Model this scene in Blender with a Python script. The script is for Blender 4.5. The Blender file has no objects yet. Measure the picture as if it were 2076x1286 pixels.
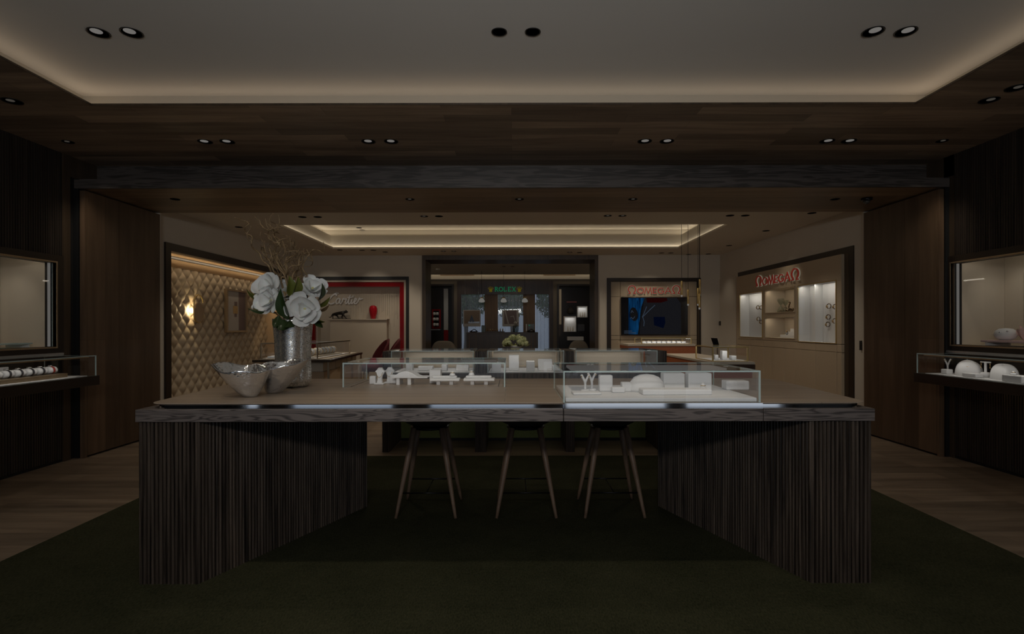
import bpy, bmesh, math, random
from mathutils import Vector, Matrix
random.seed(7)
C = bpy.context.scene.collection
PI = math.pi

# ------------------------------------------------------------------ camera geometry (VP, eye height)
EYE, FOC, CX, CY, ROLL = 1.33, 1100.0, 1038.0, 662.0, math.radians(0.10)
def P(x, y, Y):
    """room point seen at photo position (x, y) when it stands Y metres away"""
    dx, dy = x - CX, y - CY
    dx, dy = dx - dy * ROLL, dy + dx * ROLL
    return (dx * Y / FOC, Y, EYE - dy * Y / FOC)

# ------------------------------------------------------------------ mesh builder
class MB:
    def __init__(s): s.v = []; s.f = []; s.m = []; s.sm = []
    def add(s, vs, fs, mi=0, smooth=False):
        b = len(s.v); s.v += [tuple(p) for p in vs]
        for f in fs:
            s.f.append([b + i for i in f]); s.m.append(mi); s.sm.append(smooth)
        return s
    def box(s, x0, x1, y0, y1, z0, z1, mi=0):
        vs = [(x0,y0,z0),(x1,y0,z0),(x1,y1,z0),(x0,y1,z0),(x0,y0,z1),(x1,y0,z1),(x1,y1,z1),(x0,y1,z1)]
        return s.add(vs, [(0,3,2,1),(4,5,6,7),(0,1,5,4),(1,2,6,5),(2,3,7,6),(3,0,4,7)], mi)
    def pane(s, x0, x1, y0, y1, z0, z1, mi=0, edge=1):
        """box whose two big faces use mi and whose narrow faces use edge"""
        d = [x1-x0, y1-y0, z1-z0]; k = d.index(min(d))
        vs = [(x0,y0,z0),(x1,y0,z0),(x1,y1,z0),(x0,y1,z0),(x0,y0,z1),(x1,y0,z1),(x1,y1,z1),(x0,y1,z1)]
        fs = [((0,3,2,1),2),((4,5,6,7),2),((0,1,5,4),1),((1,2,6,5),0),((2,3,7,6),1),((3,0,4,7),0)]
        b = len(s.v); s.v += vs
        for f, ax in fs:
            s.f.append([b+i for i in f]); s.m.append(mi if ax == k else edge); s.sm.append(False)
        return s
    def prism(s, poly, z0, z1, mi=0, smooth=False, cap=True):
        n = len(poly)
        vs = [(p[0],p[1],z0) for p in poly] + [(p[0],p[1],z1) for p in poly]
        s.add(vs, [(i,(i+1)%n,n+(i+1)%n,n+i) for i in range(n)], mi, smooth)
        if cap:
            b = len(s.v) - 2*n
            s.f.append([b+i for i in range(n-1,-1,-1)]); s.m.append(mi); s.sm.append(False)
            s.f.append([b+n+i for i in range(n)]); s.m.append(mi); s.sm.append(False)
        return s
    def lathe(s, prof, n=24, c=(0,0,0), mi=0, smooth=True, sx=1.0, sy=1.0):
        vs = []; fs = []
        for r, z in prof:
            for k in range(n):
                a = 2*PI*k/n
                vs.append((c[0]+r*sx*math.cos(a), c[1]+r*sy*math.sin(a), c[2]+z))
        for j in range(len(prof)-1):
            for k in range(n):
                fs.append((j*n+k, j*n+(k+1)%n, (j+1)*n+(k+1)%n, (j+1)*n+k))
        s.add(vs, fs, mi, smooth)
        b = len(s.v) - len(vs)
        for j, rev in ((0, True), (len(prof)-1, False)):
            if prof[j][0] > 1e-5:
                ring = [b+j*n+k for k in range(n)]
                s.f.append(ring[::-1] if rev else ring); s.m.append(mi); s.sm.append(False)
        return s
    def tube(s, pts, r, n=8, mi=0, cap=True):
        pts = [Vector(p) for p in pts]; m = len(pts)
        rs = r if isinstance(r, (list, tuple)) else [r]*m
        up = None; vs = []
        for i in range(m):
            t = (pts[min(i+1,m-1)] - pts[max(i-1,0)]).normalized()
            if up is None:
                up = Vector((0,0,1)) if abs(t.z) < .9 else Vector((1,0,0))
            a = t.cross(up)
            if a.length < 1e-5: a = t.cross(Vector((0,1,0)))
            a.normalize(); b = a.cross(t).normalized(); up = b
            for k in range(n):
                q = 2*PI*k/n
                vs.append(pts[i] + (a*math.cos(q) + b*math.sin(q))*rs[i])
        fs = [(i*n+k, i*n+(k+1)%n, (i+1)*n+(k+1)%n, (i+1)*n+k) for i in range(m-1) for k in range(n)]
        if cap: fs += [tuple(range(n-1,-1,-1)), tuple((m-1)*n+k for k in range(n))]
        return s.add(vs, fs, mi, True)
    def grid(s, fn, nu, nv, mi=0, smooth=True, closed=False):
        vs = [fn(i/nu, j/nv) for j in range(nv+1) for i in range(nu + (0 if closed else 1))]
        w = nu + (0 if closed else 1)
        fs = [(j*w+i, j*w+(i+1)%w, (j+1)*w+(i+1)%w, (j+1)*w+i) for j in range(nv) for i in range(nu)]
        return s.add(vs, fs, mi, smooth)
    def ribbon(s, pts, w, o, u, v, nrm, depth, closed=False, mi=0):
        """flat stroke of width w along 2-D points, drawn in plane (o,u,v) and extruded by depth along nrm"""
        p = [Vector((a, b)) for a, b in pts]; n = len(p)
        L = []; R = []
        for i in range(n):
            a = p[(i-1) % n] if (closed or i > 0) else None
            c = p[(i+1) % n] if (closed or i < n-1) else None
            d1 = (p[i]-a).normalized() if a is not None else None
            d2 = (c-p[i]).normalized() if c is not None else None
            if d1 is None: d1 = d2
            if d2 is None: d2 = d1
            n1 = Vector((-d1.y, d1.x)); n2 = Vector((-d2.y, d2.x))
            m = (n1+n2)
            m = n1 if m.length < 1e-4 else m.normalized()
            k = min(1.0/max(m.dot(n1), .45), 2.0)
            ww = w[i] if isinstance(w, (list, tuple)) else w
            L.append(p[i]+m*k*ww/2); R.append(p[i]-m*k*ww/2)
        o = Vector(o); u = Vector(u); v = Vector(v); nrm = Vector(nrm)
        T = lambda q, d: o + u*q.x + v*q.y + nrm*d
        vs = [T(q, 0) for q in L] + [T(q, 0) for q in R] + [T(q, depth) for q in L] + [T(q, depth) for q in R]
        fs = []
        rng = range(n if closed else n-1)
        for i in rng:
            j = (i+1) % n
            fs += [(i,j,n+j,n+i), (2*n+i,3*n+i,3*n+j,2*n+j), (i,2*n+i,2*n+j,j), (n+i,n+j,3*n+j,3*n+i)]
        if not closed:
            fs += [(0,n,3*n,2*n), (n-1,3*n-1,4*n-1,2*n-1)]
        return s.add(vs, fs, mi)
    def build(s, name, mats, parent=None, local=False, bevel=0.0, kind=None, seg=2, recalc=True):
        org = Vector((0,0,0))
        if parent is not None and not local:
            q = parent
            while q is not None: org += q.location; q = q.parent
        elif parent is None and not local:
            lo = [min(p[k] for p in s.v) for k in range(3)]; hi = [max(p[k] for p in s.v) for k in range(3)]
            org = Vector(((lo[0]+hi[0])/2, (lo[1]+hi[1])/2, lo[2]))
        me = bpy.data.meshes.new(name)
        me.from_pydata([(p[0]-org.x, p[1]-org.y, p[2]-org.z) for p in s.v], [], s.f)
        for m in (mats if isinstance(mats, (list, tuple)) else [mats]): me.materials.append(m)
        me.polygons.foreach_set('material_index', s.m)
        me.polygons.foreach_set('use_smooth', s.sm)
        if recalc:
            bm = bmesh.new(); bm.from_mesh(me)
            bmesh.ops.recalc_face_normals(bm, faces=bm.faces); bm.to_mesh(me); bm.free()
        o = bpy.data.objects.new(name, me); C.objects.link(o)
        if parent is not None: o.parent = parent
        elif not local: o.location = org
        if bevel:
            b = o.modifiers.new('bevel', 'BEVEL'); b.width = bevel; b.segments = seg; b.limit_method = 'ANGLE'
        if kind: o['kind'] = kind
        return o

def tag(o, label, cat, group=None, kind=None):
    o['label'] = label; o['category'] = cat
    if group: o['group'] = group
    if kind: o['kind'] = kind
    return o
def thing(name, label, cat, loc=(0,0,0), group=None, rz=0.0):
    o = bpy.data.objects.new(name, None); C.objects.link(o)
    o.location = loc; o.rotation_euler = (0,0,rz); o.empty_display_size = .05
    return tag(o, label, cat, group)
def struct(o, label=None):
    o['kind'] = 'structure'
    if label: o['label'] = label
    return o
def dup(root, label, loc, group=None, rz=0.0, scale=None):
    r = root.copy(); C.objects.link(r); r.location = loc; r.rotation_euler = (0,0,rz)
    r['label'] = label
    if group: r['group'] = group
    if scale: r.scale = scale
    for ch in list(root.children):
        c = ch.copy(); C.objects.link(c); c.parent = r
        for g in list(ch.children):
            d = g.copy(); C.objects.link(d); d.parent = c
    return r
def smooth(pts, k=6):
    """Catmull-Rom through the points"""
    p = [Vector(q) for q in pts]; out = []
    for i in range(len(p)-1):
        a = p[max(i-1,0)]; b = p[i]; c = p[i+1]; d = p[min(i+2,len(p)-1)]
        for j in range(k):
            t = j/k
            out.append(0.5*((2*b)+(-a+c)*t+(2*a-5*b+4*c-d)*t*t+(-a+3*b-3*c+d)*t**3))
    out.append(p[-1]); return out

# ------------------------------------------------------------------ materials
def nt(name):
    m = bpy.data.materials.new(name); m.use_nodes = True
    t = m.node_tree; t.nodes.clear()
    return m, t
def nd(t, kind, **kw):
    n = t.nodes.new(kind)
    for k, v in kw.items():
        if k.startswith('i_'):
            key = k[2:]
            key = int(key) if key.isdigit() else key.replace('_', ' ')
            n.inputs[key].default_value = v
        else: setattr(n, k, v)
    return n
def principled(t, color=(.5,.5,.5), rough=.5, metal=0.0, **kw):
    b = t.nodes.new('ShaderNodeBsdfPrincipled'); o = t.nodes.new('ShaderNodeOutputMaterial')
    b.inputs['Base Color'].default_value = (*color, 1); b.inputs['Roughness'].default_value = rough
    b.inputs['Metallic'].default_value = metal
    for k, v in kw.items(): b.inputs[k].default_value = v
    t.links.new(b.outputs[0], o.inputs[0]); return b
def plain(name, color, rough=.5, metal=0.0, var=.06, scale=30, bump=0.0, **kw):
    m, t = nt(name); b = principled(t, color, rough, metal, **kw)
    tc = nd(t, 'ShaderNodeTexCoord'); n = nd(t, 'ShaderNodeTexNoise', i_Scale=scale, i_Detail=3.0)
    t.links.new(tc.outputs['Object'], n.inputs['Vector'])
    mx = nd(t, 'ShaderNodeMix', data_type='RGBA')
    mx.inputs[6].default_value = (*[c*(1-var) for c in color], 1); mx.inputs[7].default_value = (*[min(1,c*(1+var)) for c in color], 1)
    t.links.new(n.outputs['Fac'], mx.inputs[0]); t.links.new(mx.outputs[2], b.inputs['Base Color'])
    if bump:
        bp = nd(t, 'ShaderNodeBump', i_Strength=bump, i_Distance=.004)
        t.links.new(n.outputs['Fac'], bp.inputs['Height']); t.links.new(bp.outputs[0], b.inputs['Normal'])
    return m
def wood(name, c1, c2, grain=(1,1,1), rough=.5, planks=None, bump=.15, ring=0.0, pv=.35, coat=0.0, mix_lo=.3, mix_hi=.75):
    """grain: stretch of the noise per axis (small = long along that axis); planks: (row axis, len axis, width, length)"""
    m, t = nt(name); b = principled(t, c1, rough)
    if coat: b.inputs['Coat Weight'].default_value = coat
    tc = nd(t, 'ShaderNodeTexCoord')
    mp = nd(t, 'ShaderNodeMapping'); mp.inputs['Scale'].default_value = grain
    t.links.new(tc.outputs['Object'], mp.inputs[0])
    n1 = nd(t, 'ShaderNodeTexNoise', i_Scale=1.0, i_Detail=6.0, i_Roughness=.62, i_Distortion=.6)
    t.links.new(mp.outputs[0], n1.inputs['Vector'])
    fac = n1.outputs['Fac']
    if ring:
        mul = nd(t, 'ShaderNodeMath', operation='MULTIPLY', i_1=ring)
        sn = nd(t, 'ShaderNodeTexNoise', i_Scale=1.0, i_Detail=1.0, i_Distortion=1.4); t.links.new(mp.outputs[0], sn.inputs['Vector'])
        t.links.new(sn.outputs['Fac'], mul.inputs[0])
        si = nd(t, 'ShaderNodeMath', operation='SINE'); t.links.new(mul.outputs[0], si.inputs[0])
        mr = nd(t, 'ShaderNodeMapRange', i_1=-1.0, i_2=1.0, i_3=0.0, i_4=1.0); t.links.new(si.outputs[0], mr.inputs[0])
        av = nd(t, 'ShaderNodeMix', data_type='FLOAT'); av.inputs[0].default_value = .7
        t.links.new(fac, av.inputs[2]); t.links.new(mr.outputs[0], av.inputs[3]); fac = av.outputs[0]
    cr = nd(t, 'ShaderNodeValToRGB')
    cr.color_ramp.elements[0].position = mix_lo; cr.color_ramp.elements[0].color = (*c1, 1)
    cr.color_ramp.elements[1].position = mix_hi; cr.color_ramp.elements[1].color = (*c2, 1)
    t.links.new(fac, cr.inputs[0]); col = cr.outputs[0]
    if planks:
        ra, la, w, l = planks
        sp = nd(t, 'ShaderNodeSeparateXYZ'); t.links.new(tc.outputs['Object'], sp.inputs[0])
        cb = nd(t, 'ShaderNodeCombineXYZ')
        t.links.new(sp.outputs['XYZ'.index(la)], cb.inputs[0]); t.links.new(sp.outputs['XYZ'.index(ra)], cb.inputs[1])
        br = nd(t, 'ShaderNodeTexBrick', offset=.37, offset_frequency=2, i_Scale=1.0)
        br.inputs['Mortar Size'].default_value = .0012; br.inputs['Brick Width'].default_value = l; br.inputs['Row Height'].default_value = w
        br.inputs['Color1'].default_value = (1-pv,)*3 + (1,); br.inputs['Color2'].default_value = (1+pv*.6,)*3 + (1,)
        br.inputs['Mortar'].default_value = (.35,.35,.35,1)
        t.links.new(cb.outputs[0], br.inputs['Vector'])
        ml = nd(t, 'ShaderNodeMix', data_type='RGBA', blend_type='MULTIPLY'); ml.inputs[0].default_value = 1.0
        t.links.new(col, ml.inputs[6]); t.links.new(br.outputs['Color'], ml.inputs[7]); col = ml.outputs[2]
    t.links.new(col, b.inputs['Base Color'])
    if bump:
        bp = nd(t, 'ShaderNodeBump', i_Strength=bump, i_Distance=.003)
        t.links.new(fac, bp.inputs['Height']); t.links.new(bp.outputs[0], b.inputs['Normal'])
    return m
def emit(name, color, strength):
    m, t = nt(name); e = nd(t, 'ShaderNodeEmission', i_Strength=strength); e.inputs[0].default_value = (*color, 1)
    o = nd(t, 'ShaderNodeOutputMaterial'); t.links.new(e.outputs[0], o.inputs[0]); return m
def glass(name, tint=(1,1,1), ior=1.45, extra=0.0):
    m, t = nt(name)
    tr = nd(t, 'ShaderNodeBsdfTransparent'); tr.inputs[0].default_value = (*tint, 1)
    gl = nd(t, 'ShaderNodeBsdfGlossy', i_Roughness=0.02); gl.inputs[0].default_value = (.95,.97,.97,1)
    fr = nd(t, 'ShaderNodeFresnel', i_IOR=ior)
    geo = nd(t, 'ShaderNodeNewGeometry')
    # reflect by the outer facing side only, so that a pane mirrors once
    inv = nd(t, 'ShaderNodeMath', operation='SUBTRACT', i_0=1.0); t.links.new(geo.outputs['Backfacing'], inv.inputs[1])
    mu = nd(t, 'ShaderNodeMath', operation='MULTIPLY'); t.links.new(fr.outputs[0], mu.inputs[0]); t.links.new(inv.outputs[0], mu.inputs[1])
    mx = nd(t, 'ShaderNodeMixShader'); t.links.new(mu.outputs[0], mx.inputs[0])
    t.links.new(tr.outputs[0], mx.inputs[1]); t.links.new(gl.outputs[0], mx.inputs[2])
    o = nd(t, 'ShaderNodeOutputMaterial'); t.links.new(mx.outputs[0], o.inputs[0]); return m
def glass_rim(name, color, amount):
    m, t = nt(name)
    tr = nd(t, 'ShaderNodeBsdfTransparent'); tr.inputs[0].default_value = (.85,.95,.93,1)
    pr = nd(t, 'ShaderNodeBsdfPrincipled'); pr.inputs['Base Color'].default_value = (*color, 1); pr.inputs['Roughness'].default_value = .15
    mx = nd(t, 'ShaderNodeMixShader'); mx.inputs[0].default_value = amount
    t.links.new(tr.outputs[0], mx.inputs[1]); t.links.new(pr.outputs[0], mx.inputs[2])
    o = nd(t, 'ShaderNodeOutputMaterial'); t.links.new(mx.outputs[0], o.inputs[0]); return m

M = {}
M['white_ceiling'] = plain('white_ceiling', (.80,.78,.74), .9, var=.015, scale=2)
M['plaster'] = plain('plaster', (.62,.56,.47), .9, var=.03, scale=3)
M['plaster_tan'] = plain('plaster_tan', (.50,.45,.37), .9, var=.02, scale=2)
M['ceil_two'] = plain('ceil_two', (.72,.67,.58), .9, var=.02, scale=2)
M['soffit'] = wood('soffit', (.22,.15,.10), (.45,.33,.22), (1.2,14,14), .45, planks=('Y','X',.15,1.5), pv=.45, bump=.08)
M['beam'] = wood('beam', (.045,.038,.033), (.095,.08,.072), (1.5,20,20), .5, ring=18, bump=.1)
M['portal'] = wood('portal', (.075,.045,.025), (.16,.10,.06), (14,9,.7), .45, planks=('Y','Z',.31,1.9), pv=.3, bump=.08)
M['portal_soffit'] = wood('portal_soffit', (.17,.11,.06), (.32,.215,.125), (1.0,12,12), .45, planks=('Y','X',.21,2.1), pv=.3, bump=.08)
M['slat_wall'] = wood('slat_wall', (.012,.009,.007), (.055,.04,.03), (18,18,.8), .5, bump=.1)
M['slat_back'] = plain('slat_back', (.006,.005,.004), .8)
M['dark_trim'] = wood('dark_trim', (.035,.023,.014), (.09,.06,.036), (15,15,.8), .4, bump=.06)
M['dark_frame'] = plain('dark_frame', (.022,.014,.009), .35, var=.15, scale=8)
M['flute'] = wood('flute', (.016,.011,.008), (.14,.105,.08), (48,48,1.3), .42, bump=.2, mix_lo=.36, mix_hi=.70)
M['deck'] = wood('deck', (.042,.034,.031), (.165,.137,.125), (1.8,24,24), .42, ring=40, bump=.12, mix_lo=.10, mix_hi=.55)
M['slab'] = wood('slab', (.30,.225,.165), (.47,.375,.285), (.9,22,22), .38, planks=('Y','X',.11,2.6), pv=.07, bump=.04)
M['floor'] = wood('floor', (.15,.105,.07), (.33,.245,.17), (1.1,13,13), .38, planks=('Y','X',.20,1.9), pv=.28, bump=.06)
M['stool_wood'] = wood('stool_wood', (.13,.08,.05), (.34,.225,.15), (26,26,1.6), .5, bump=.1)
M['leather_black'] = plain('leather_black', (.025,.022,.02), .42, var=.2, scale=60, bump=.15)
M['black_metal'] = plain('black_metal', (.02,.02,.022), .3, .8)
M['black'] = plain('black', (.008,.008,.008), .5)
M['steel'] = plain('steel', (.86,.87,.88), .05, 1.0, var=.01)
M['silver'] = None
M['bronze'] = plain('bronze', (.58,.46,.31), .35, .9, var=.08, scale=12)
M['bronze_dark'] = plain('bronze_dark', (.16,.12,.085), .3, 1.0, var=.08)
M['brass'] = plain('brass', (.80,.60,.26), .38, .85, var=.05)
M['cream'] = plain('cream', (.60,.52,.41), .7, var=.04, scale=5)
M['cream_leather'] = plain('cream_leather', (.53,.425,.295), .55, var=.06, scale=40, bump=.08)
M['tan'] = plain('tan', (.45,.32,.20), .6, var=.05, scale=8)
M['white_cloth'] = plain('white_cloth', (.84,.84,.83), .8, var=.02, scale=80, bump=.05)
M['white_gloss'] = plain('white_gloss', (.88,.88,.87), .3, var=.01)
M['pink'] = plain('pink', (.78,.56,.53), .8, var=.05)
M['orange_leather'] = plain('orange_leather', (.42,.13,.05), .5, var=.12, scale=30, bump=.1)
M['red_velvet'] = plain('red_velvet', (.10,.006,.009), .8, var=.2, scale=50)
M['red_lacquer'] = plain('red_lacquer', (.26,.005,.008), .18, var=.05, scale=5)
M['red_glass'] = plain('red_glass', (.42,.01,.02), .12, var=.25, scale=24, bump=.4)
M['green_wool'] = plain('green_wool', (.22,.25,.09), .95, var=.25, scale=90, bump=.3)
M['brown_panel'] = wood('brown_panel', (.16,.09,.045), (.26,.15,.075), (14,14,.8), .45, bump=.05)
M['mahogany'] = wood('mahogany', (.035,.018,.010), (.085,.045,.025), (14,14,.9), .35, bump=.05)
M['alu'] = plain('alu', (.62,.65,.69), .3, .85, var=.05)
M['alu_dark'] = plain('alu_dark', (.1,.1,.105), .35, .8)
M['fin_metal'] = plain('fin_metal', (.33,.36,.40), .35, .6)
M['lens'] = emit('lens', (1,.95,.88), 1.1)
M['lens_dim'] = emit('lens_dim', (1,.9,.75), .35)
M['led'] = emit('led', (1,.86,.66), 1.4)
M['led_bar'] = emit('led_bar', (1,.97,.92), 1.35)
M['lum_white'] = emit('lum_white', (1,.95,.86), 1.15)
M['strip_soft'] = emit('strip_soft', (1,.96,.90), .75)
M['halo'] = emit('halo', (1,.9,.68), 1.0)
M['red_sign'] = plain('red_sign', (.55,.05,.035), .35, var=.05, **{'Emission Color': (.9,.08,.05,1), 'Emission Strength': .22})
M['green_neon'] = emit('green_neon', (.02,.6,.24), 1.5)
M['gold_neon'] = emit('gold_neon', (.75,.55,.03), .8)
M['sign_silver'] = plain('sign_silver', (.88,.87,.85), .5, 0.0)
M['glass'] = glass('glass')
M['glass_dark'] = glass('glass_dark', (.93,.95,.95))
M['rim'] = glass_rim('rim', (.70,.86,.84), .75)
M['bark'] = wood('bark', (.12,.075,.035), (.42,.29,.15), (20,20,3), .7, bump=.2)
M['petal'] = plain('petal', (.82,.82,.80), .55, var=.03, scale=20, **{'Subsurface Weight': .1})
M['petal_core'] = plain('petal_core', (.55,.52,.22), .7)
M['leaf_dark'] = plain('leaf_dark', (.022,.042,.012), .3, var=.3, scale=15)
M['leaf_olive'] = plain('leaf_olive', (.12,.135,.025), .4, var=.3, scale=15)
M['leaf_brown'] = plain('leaf_brown', (.13,.085,.04), .5, var=.2, scale=15)
M['hydrangea'] = plain('hydrangea', (.66,.70,.40), .7, var=.25, scale=30)
M['tree_leaf'] = plain('tree_leaf', (.20,.30,.12), .6, var=.5, scale=2)
M['paving'] = plain('paving', (.45,.45,.45), .8, var=.1)
M['sofa'] = plain('sofa', (.26,.22,.17), .9, var=.06)
M['lacquer_black'] = plain('lacquer_black', (.012,.008,.007), .3, var=.1)
M['column_grey'] = plain('column_grey', (.50,.50,.48), .5, .2, var=.03)
M['panther'] = plain('panther', (.03,.026,.022), .3, .6, var=.2)
M['smoke_glass'] = glass_rim('smoke_glass', (.10,.09,.08), .55)
M['amber_glass'] = glass_rim('amber_glass', (.28,.22,.15), .4)
M['orange_wall'] = plain('orange_wall', (.62,.45,.27), .7, var=.03, scale=4)
M['strap'] = plain('strap', (.02,.022,.03), .5, var=.2)
M['strap_red'] = plain('strap_red', (.45,.04,.03), .5)
M['gold'] = plain('gold', (.75,.55,.28), .25, 1.0)
M['poster'] = plain('poster', (.62,.58,.53), .6, var=.03, scale=4)
M['mauve'] = plain('mauve', (.26,.19,.18), .6, var=.04)
M['poster_light'] = plain('poster_light', (.62,.58,.53), .6, var=.03)
M['poster_warm'] = plain('poster_warm', (.30,.22,.16), .6, var=.05)
M['screen_black'] = plain('screen_black', (.006,.006,.008), .12)
M['grey_sheet'] = emit('grey_sheet', (.06,.06,.072), .9)

# blue cloth on the television picture, streaked by stretched noise
m, t = nt('screen_blue')
tc = nd(t, 'ShaderNodeTexCoord'); mp = nd(t, 'ShaderNodeMapping'); mp.inputs['Scale'].default_value = (14,14,2.2); mp.inputs['Rotation'].default_value = (0,.2,0)
nz = nd(t, 'ShaderNodeTexNoise', i_Scale=1.0, i_Detail=4.0, i_Distortion=.9)
cr = nd(t, 'ShaderNodeValToRGB'); cr.color_ramp.elements[0].position = .35; cr.color_ramp.elements[0].color = (.002,.02,.09,1)
cr.color_ramp.elements[1].position = .72; cr.color_ramp.elements[1].color = (.02,.22,.62,1)
e = nd(t, 'ShaderNodeEmission', i_Strength=1.25); o = nd(t, 'ShaderNodeOutputMaterial')
t.links.new(tc.outputs['Object'], mp.inputs[0]); t.links.new(mp.outputs[0], nz.inputs['Vector']); t.links.new(nz.outputs['Fac'], cr.inputs[0])
t.links.new(cr.outputs[0], e.inputs[0]); t.links.new(e.outputs[0], o.inputs[0]); M['screen_blue'] = m
M['screen_navy'] = emit('screen_navy', (.012,.03,.12), .5)
M['screen_red'] = emit('screen_red', (.16,.015,.015), .5)
M['screen_pale'] = emit('screen_pale', (.35,.5,.75), .6)

# mercury / hammered silver
def mirror_metal(name, speck, hammer, scale):
    m, t = nt(name); b = principled(t, (.88,.88,.88), .12, .9)
    tc = nd(t, 'ShaderNodeTexCoord')
    vo = nd(t, 'ShaderNodeTexVoronoi', i_Scale=scale); t.links.new(tc.outputs['Object'], vo.inputs['Vector'])
    bp = nd(t, 'ShaderNodeBump', i_Strength=hammer, i_Distance=.004)
    t.links.new(vo.outputs['Distance'], bp.inputs['Height']); t.links.new(bp.outputs[0], b.inputs['Normal'])
    if speck:
        n = nd(t, 'ShaderNodeTexNoise', i_Scale=85.0, i_Detail=5.0, i_Roughness=.7); t.links.new(tc.outputs['Object'], n.inputs['Vector'])
        cr = nd(t, 'ShaderNodeValToRGB'); cr.color_ramp.elements[0].position = .43; cr.color_ramp.elements[0].color = (.55,.52,.46,1)
        cr.color_ramp.elements[1].position = .52; cr.color_ramp.elements[1].color = (.86,.85,.82,1)
        t.links.new(n.outputs['Fac'], cr.inputs[0]); t.links.new(cr.outputs[0], b.inputs['Base Color'])
        rr = nd(t, 'ShaderNodeMapRange', i_1=.4, i_2=.55, i_3=.5, i_4=.08); t.links.new(n.outputs['Fac'], rr.inputs[0]); t.links.new(rr.outputs[0], b.inputs['Roughness'])
    return m
M['mercury'] = mirror_metal('mercury', True, .22, 230)
M['silver'] = mirror_metal('silver', False, .45, 55)

# green wool carpet: short pile with darker and lighter streaks
m, t = nt('carpet'); b = principled(t, (.05,.06,.03), .95)
tc = nd(t, 'ShaderNodeTexCoord'); n1 = nd(t, 'ShaderNodeTexNoise', i_Scale=2.6, i_Detail=6.0, i_Roughness=.7); n2 = nd(t, 'ShaderNodeTexNoise', i_Scale=160.0, i_Detail=2.0)
mp = nd(t, 'ShaderNodeMapping'); mp.inputs['Scale'].default_value = (1,.35,1)
t.links.new(tc.outputs['Object'], n1.inputs['Vector']); t.links.new(tc.outputs['Object'], mp.inputs[0]); t.links.new(mp.outputs[0], n2.inputs['Vector'])
cr = nd(t, 'ShaderNodeValToRGB'); cr.color_ramp.elements[0].position = .3; cr.color_ramp.elements[0].color = (.018,.0205,.0105,1)
cr.color_ramp.elements[1].position = .75; cr.color_ramp.elements[1].color = (.072,.070,.038,1)
mx = nd(t, 'ShaderNodeMix', data_type='FLOAT'); mx.inputs[0].default_value = .6
t.links.new(n1.outputs['Fac'], mx.inputs[2]); t.links.new(n2.outputs['Fac'], mx.inputs[3])
t.links.new(mx.outputs[0], cr.inputs[0]); t.links.new(cr.outputs[0], b.inputs['Base Color'])
bp = nd(t, 'ShaderNodeBump', i_Strength=.6, i_Distance=.006); t.links.new(n2.outputs['Fac'], bp.inputs['Height']); t.links.new(bp.outputs[0], b.inputs['Normal'])
b.inputs['Specular IOR Level'].default_value = .05; M['carpet'] = m

# ------------------------------------------------------------------ light helpers
def spot(loc, target, power, angle=60, blend=.6, color=(1,.90,.76), r=.03):
    l = bpy.data.lights.new('spot_lamp', 'SPOT'); l.energy = power; l.spot_size = math.radians(angle); l.spot_blend = blend
    l.color = color; l.shadow_soft_size = r
    o = bpy.data.objects.new('spot_lamp', l); C.objects.link(o); o.location = loc
    d = Vector(target) - Vector(loc); o.rotation_euler = d.to_track_quat('-Z', 'Y').to_euler(); return o
def area(loc, target, power, sx, sy, color=(1,.9,.76), up='Y', spread=None):
    l = bpy.data.lights.new('area_lamp', 'AREA'); l.shape = 'RECTANGLE'; l.size = sx; l.size_y = sy; l.energy = power; l.color = color
    if spread: l.spread = math.radians(spread)
    o = bpy.data.objects.new('area_lamp', l); C.objects.link(o); o.location = loc
    d = Vector(target) - Vector(loc); o.rotation_euler = d.to_track_quat('-Z', up).to_euler(); return o
def strip(a, b, direction, power_per_m, w=.03, color=(1,.80,.55)):
    """long LED strip from a to b shining towards direction"""
    a = Vector(a); b = Vector(b); x = (b-a).normalized(); z = -Vector(direction).normalized()
    z = (z - x*z.dot(x)).normalized(); y = z.cross(x)
    l = bpy.data.lights.new('led_strip', 'AREA'); l.shape = 'RECTANGLE'; l.size = (b-a).length; l.size_y = w
    l.energy = power_per_m*(b-a).length; l.color = color
    o = bpy.data.objects.new('led_strip', l); C.objects.link(o)
    o.matrix_world = Matrix.Translation((a+b)/2) @ Matrix((x, y, z)).transposed().to_4x4(); return o
# ================================================================== THE ROOM
XL, XR = -4.45, 4.45          # side walls, front room and second room
ZC, ZW = 3.05, 3.25           # wooden soffit, white ceiling in its opening
PY0, PY1 = 5.50, 6.68         # the wide passage between the two rooms
PX = 4.33                     # its panelled cheeks
PZ = 2.735                    # its soffit
BW, Z2 = 11.6, 2.85           # back wall and ceiling of the second room
FW = -3.0                     # shopfront behind the camera
TW = 17.0                     # back wall of the third room

def wall_boxes(mb, rect, holes, mk):
    """split rect (a0,a1,b0,b1) around rectangular holes; mk(a0,a1,b0,b1) adds one box"""
    a = sorted({rect[0], rect[1], *[h[0] for h in holes], *[h[1] for h in holes]})
    for i in range(len(a)-1):
        m = (a[i]+a[i+1])/2
        cuts = sorted([(h[2], h[3]) for h in holes if h[0] < m < h[1]])
        z = rect[2]
        for c0, c1 in cuts:
            if c0 > z + 1e-4: mk(a[i], a[i+1], z, c0)
            z = max(z, c1)
        if z < rect[3] - 1e-4: mk(a[i], a[i+1], z, rect[3])

# floor
mb = MB(); mb.box(-5.3, 5.3, FW-.2, 18.6, -.12, 0)
struct(mb.build('floor', M['floor']))
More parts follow.
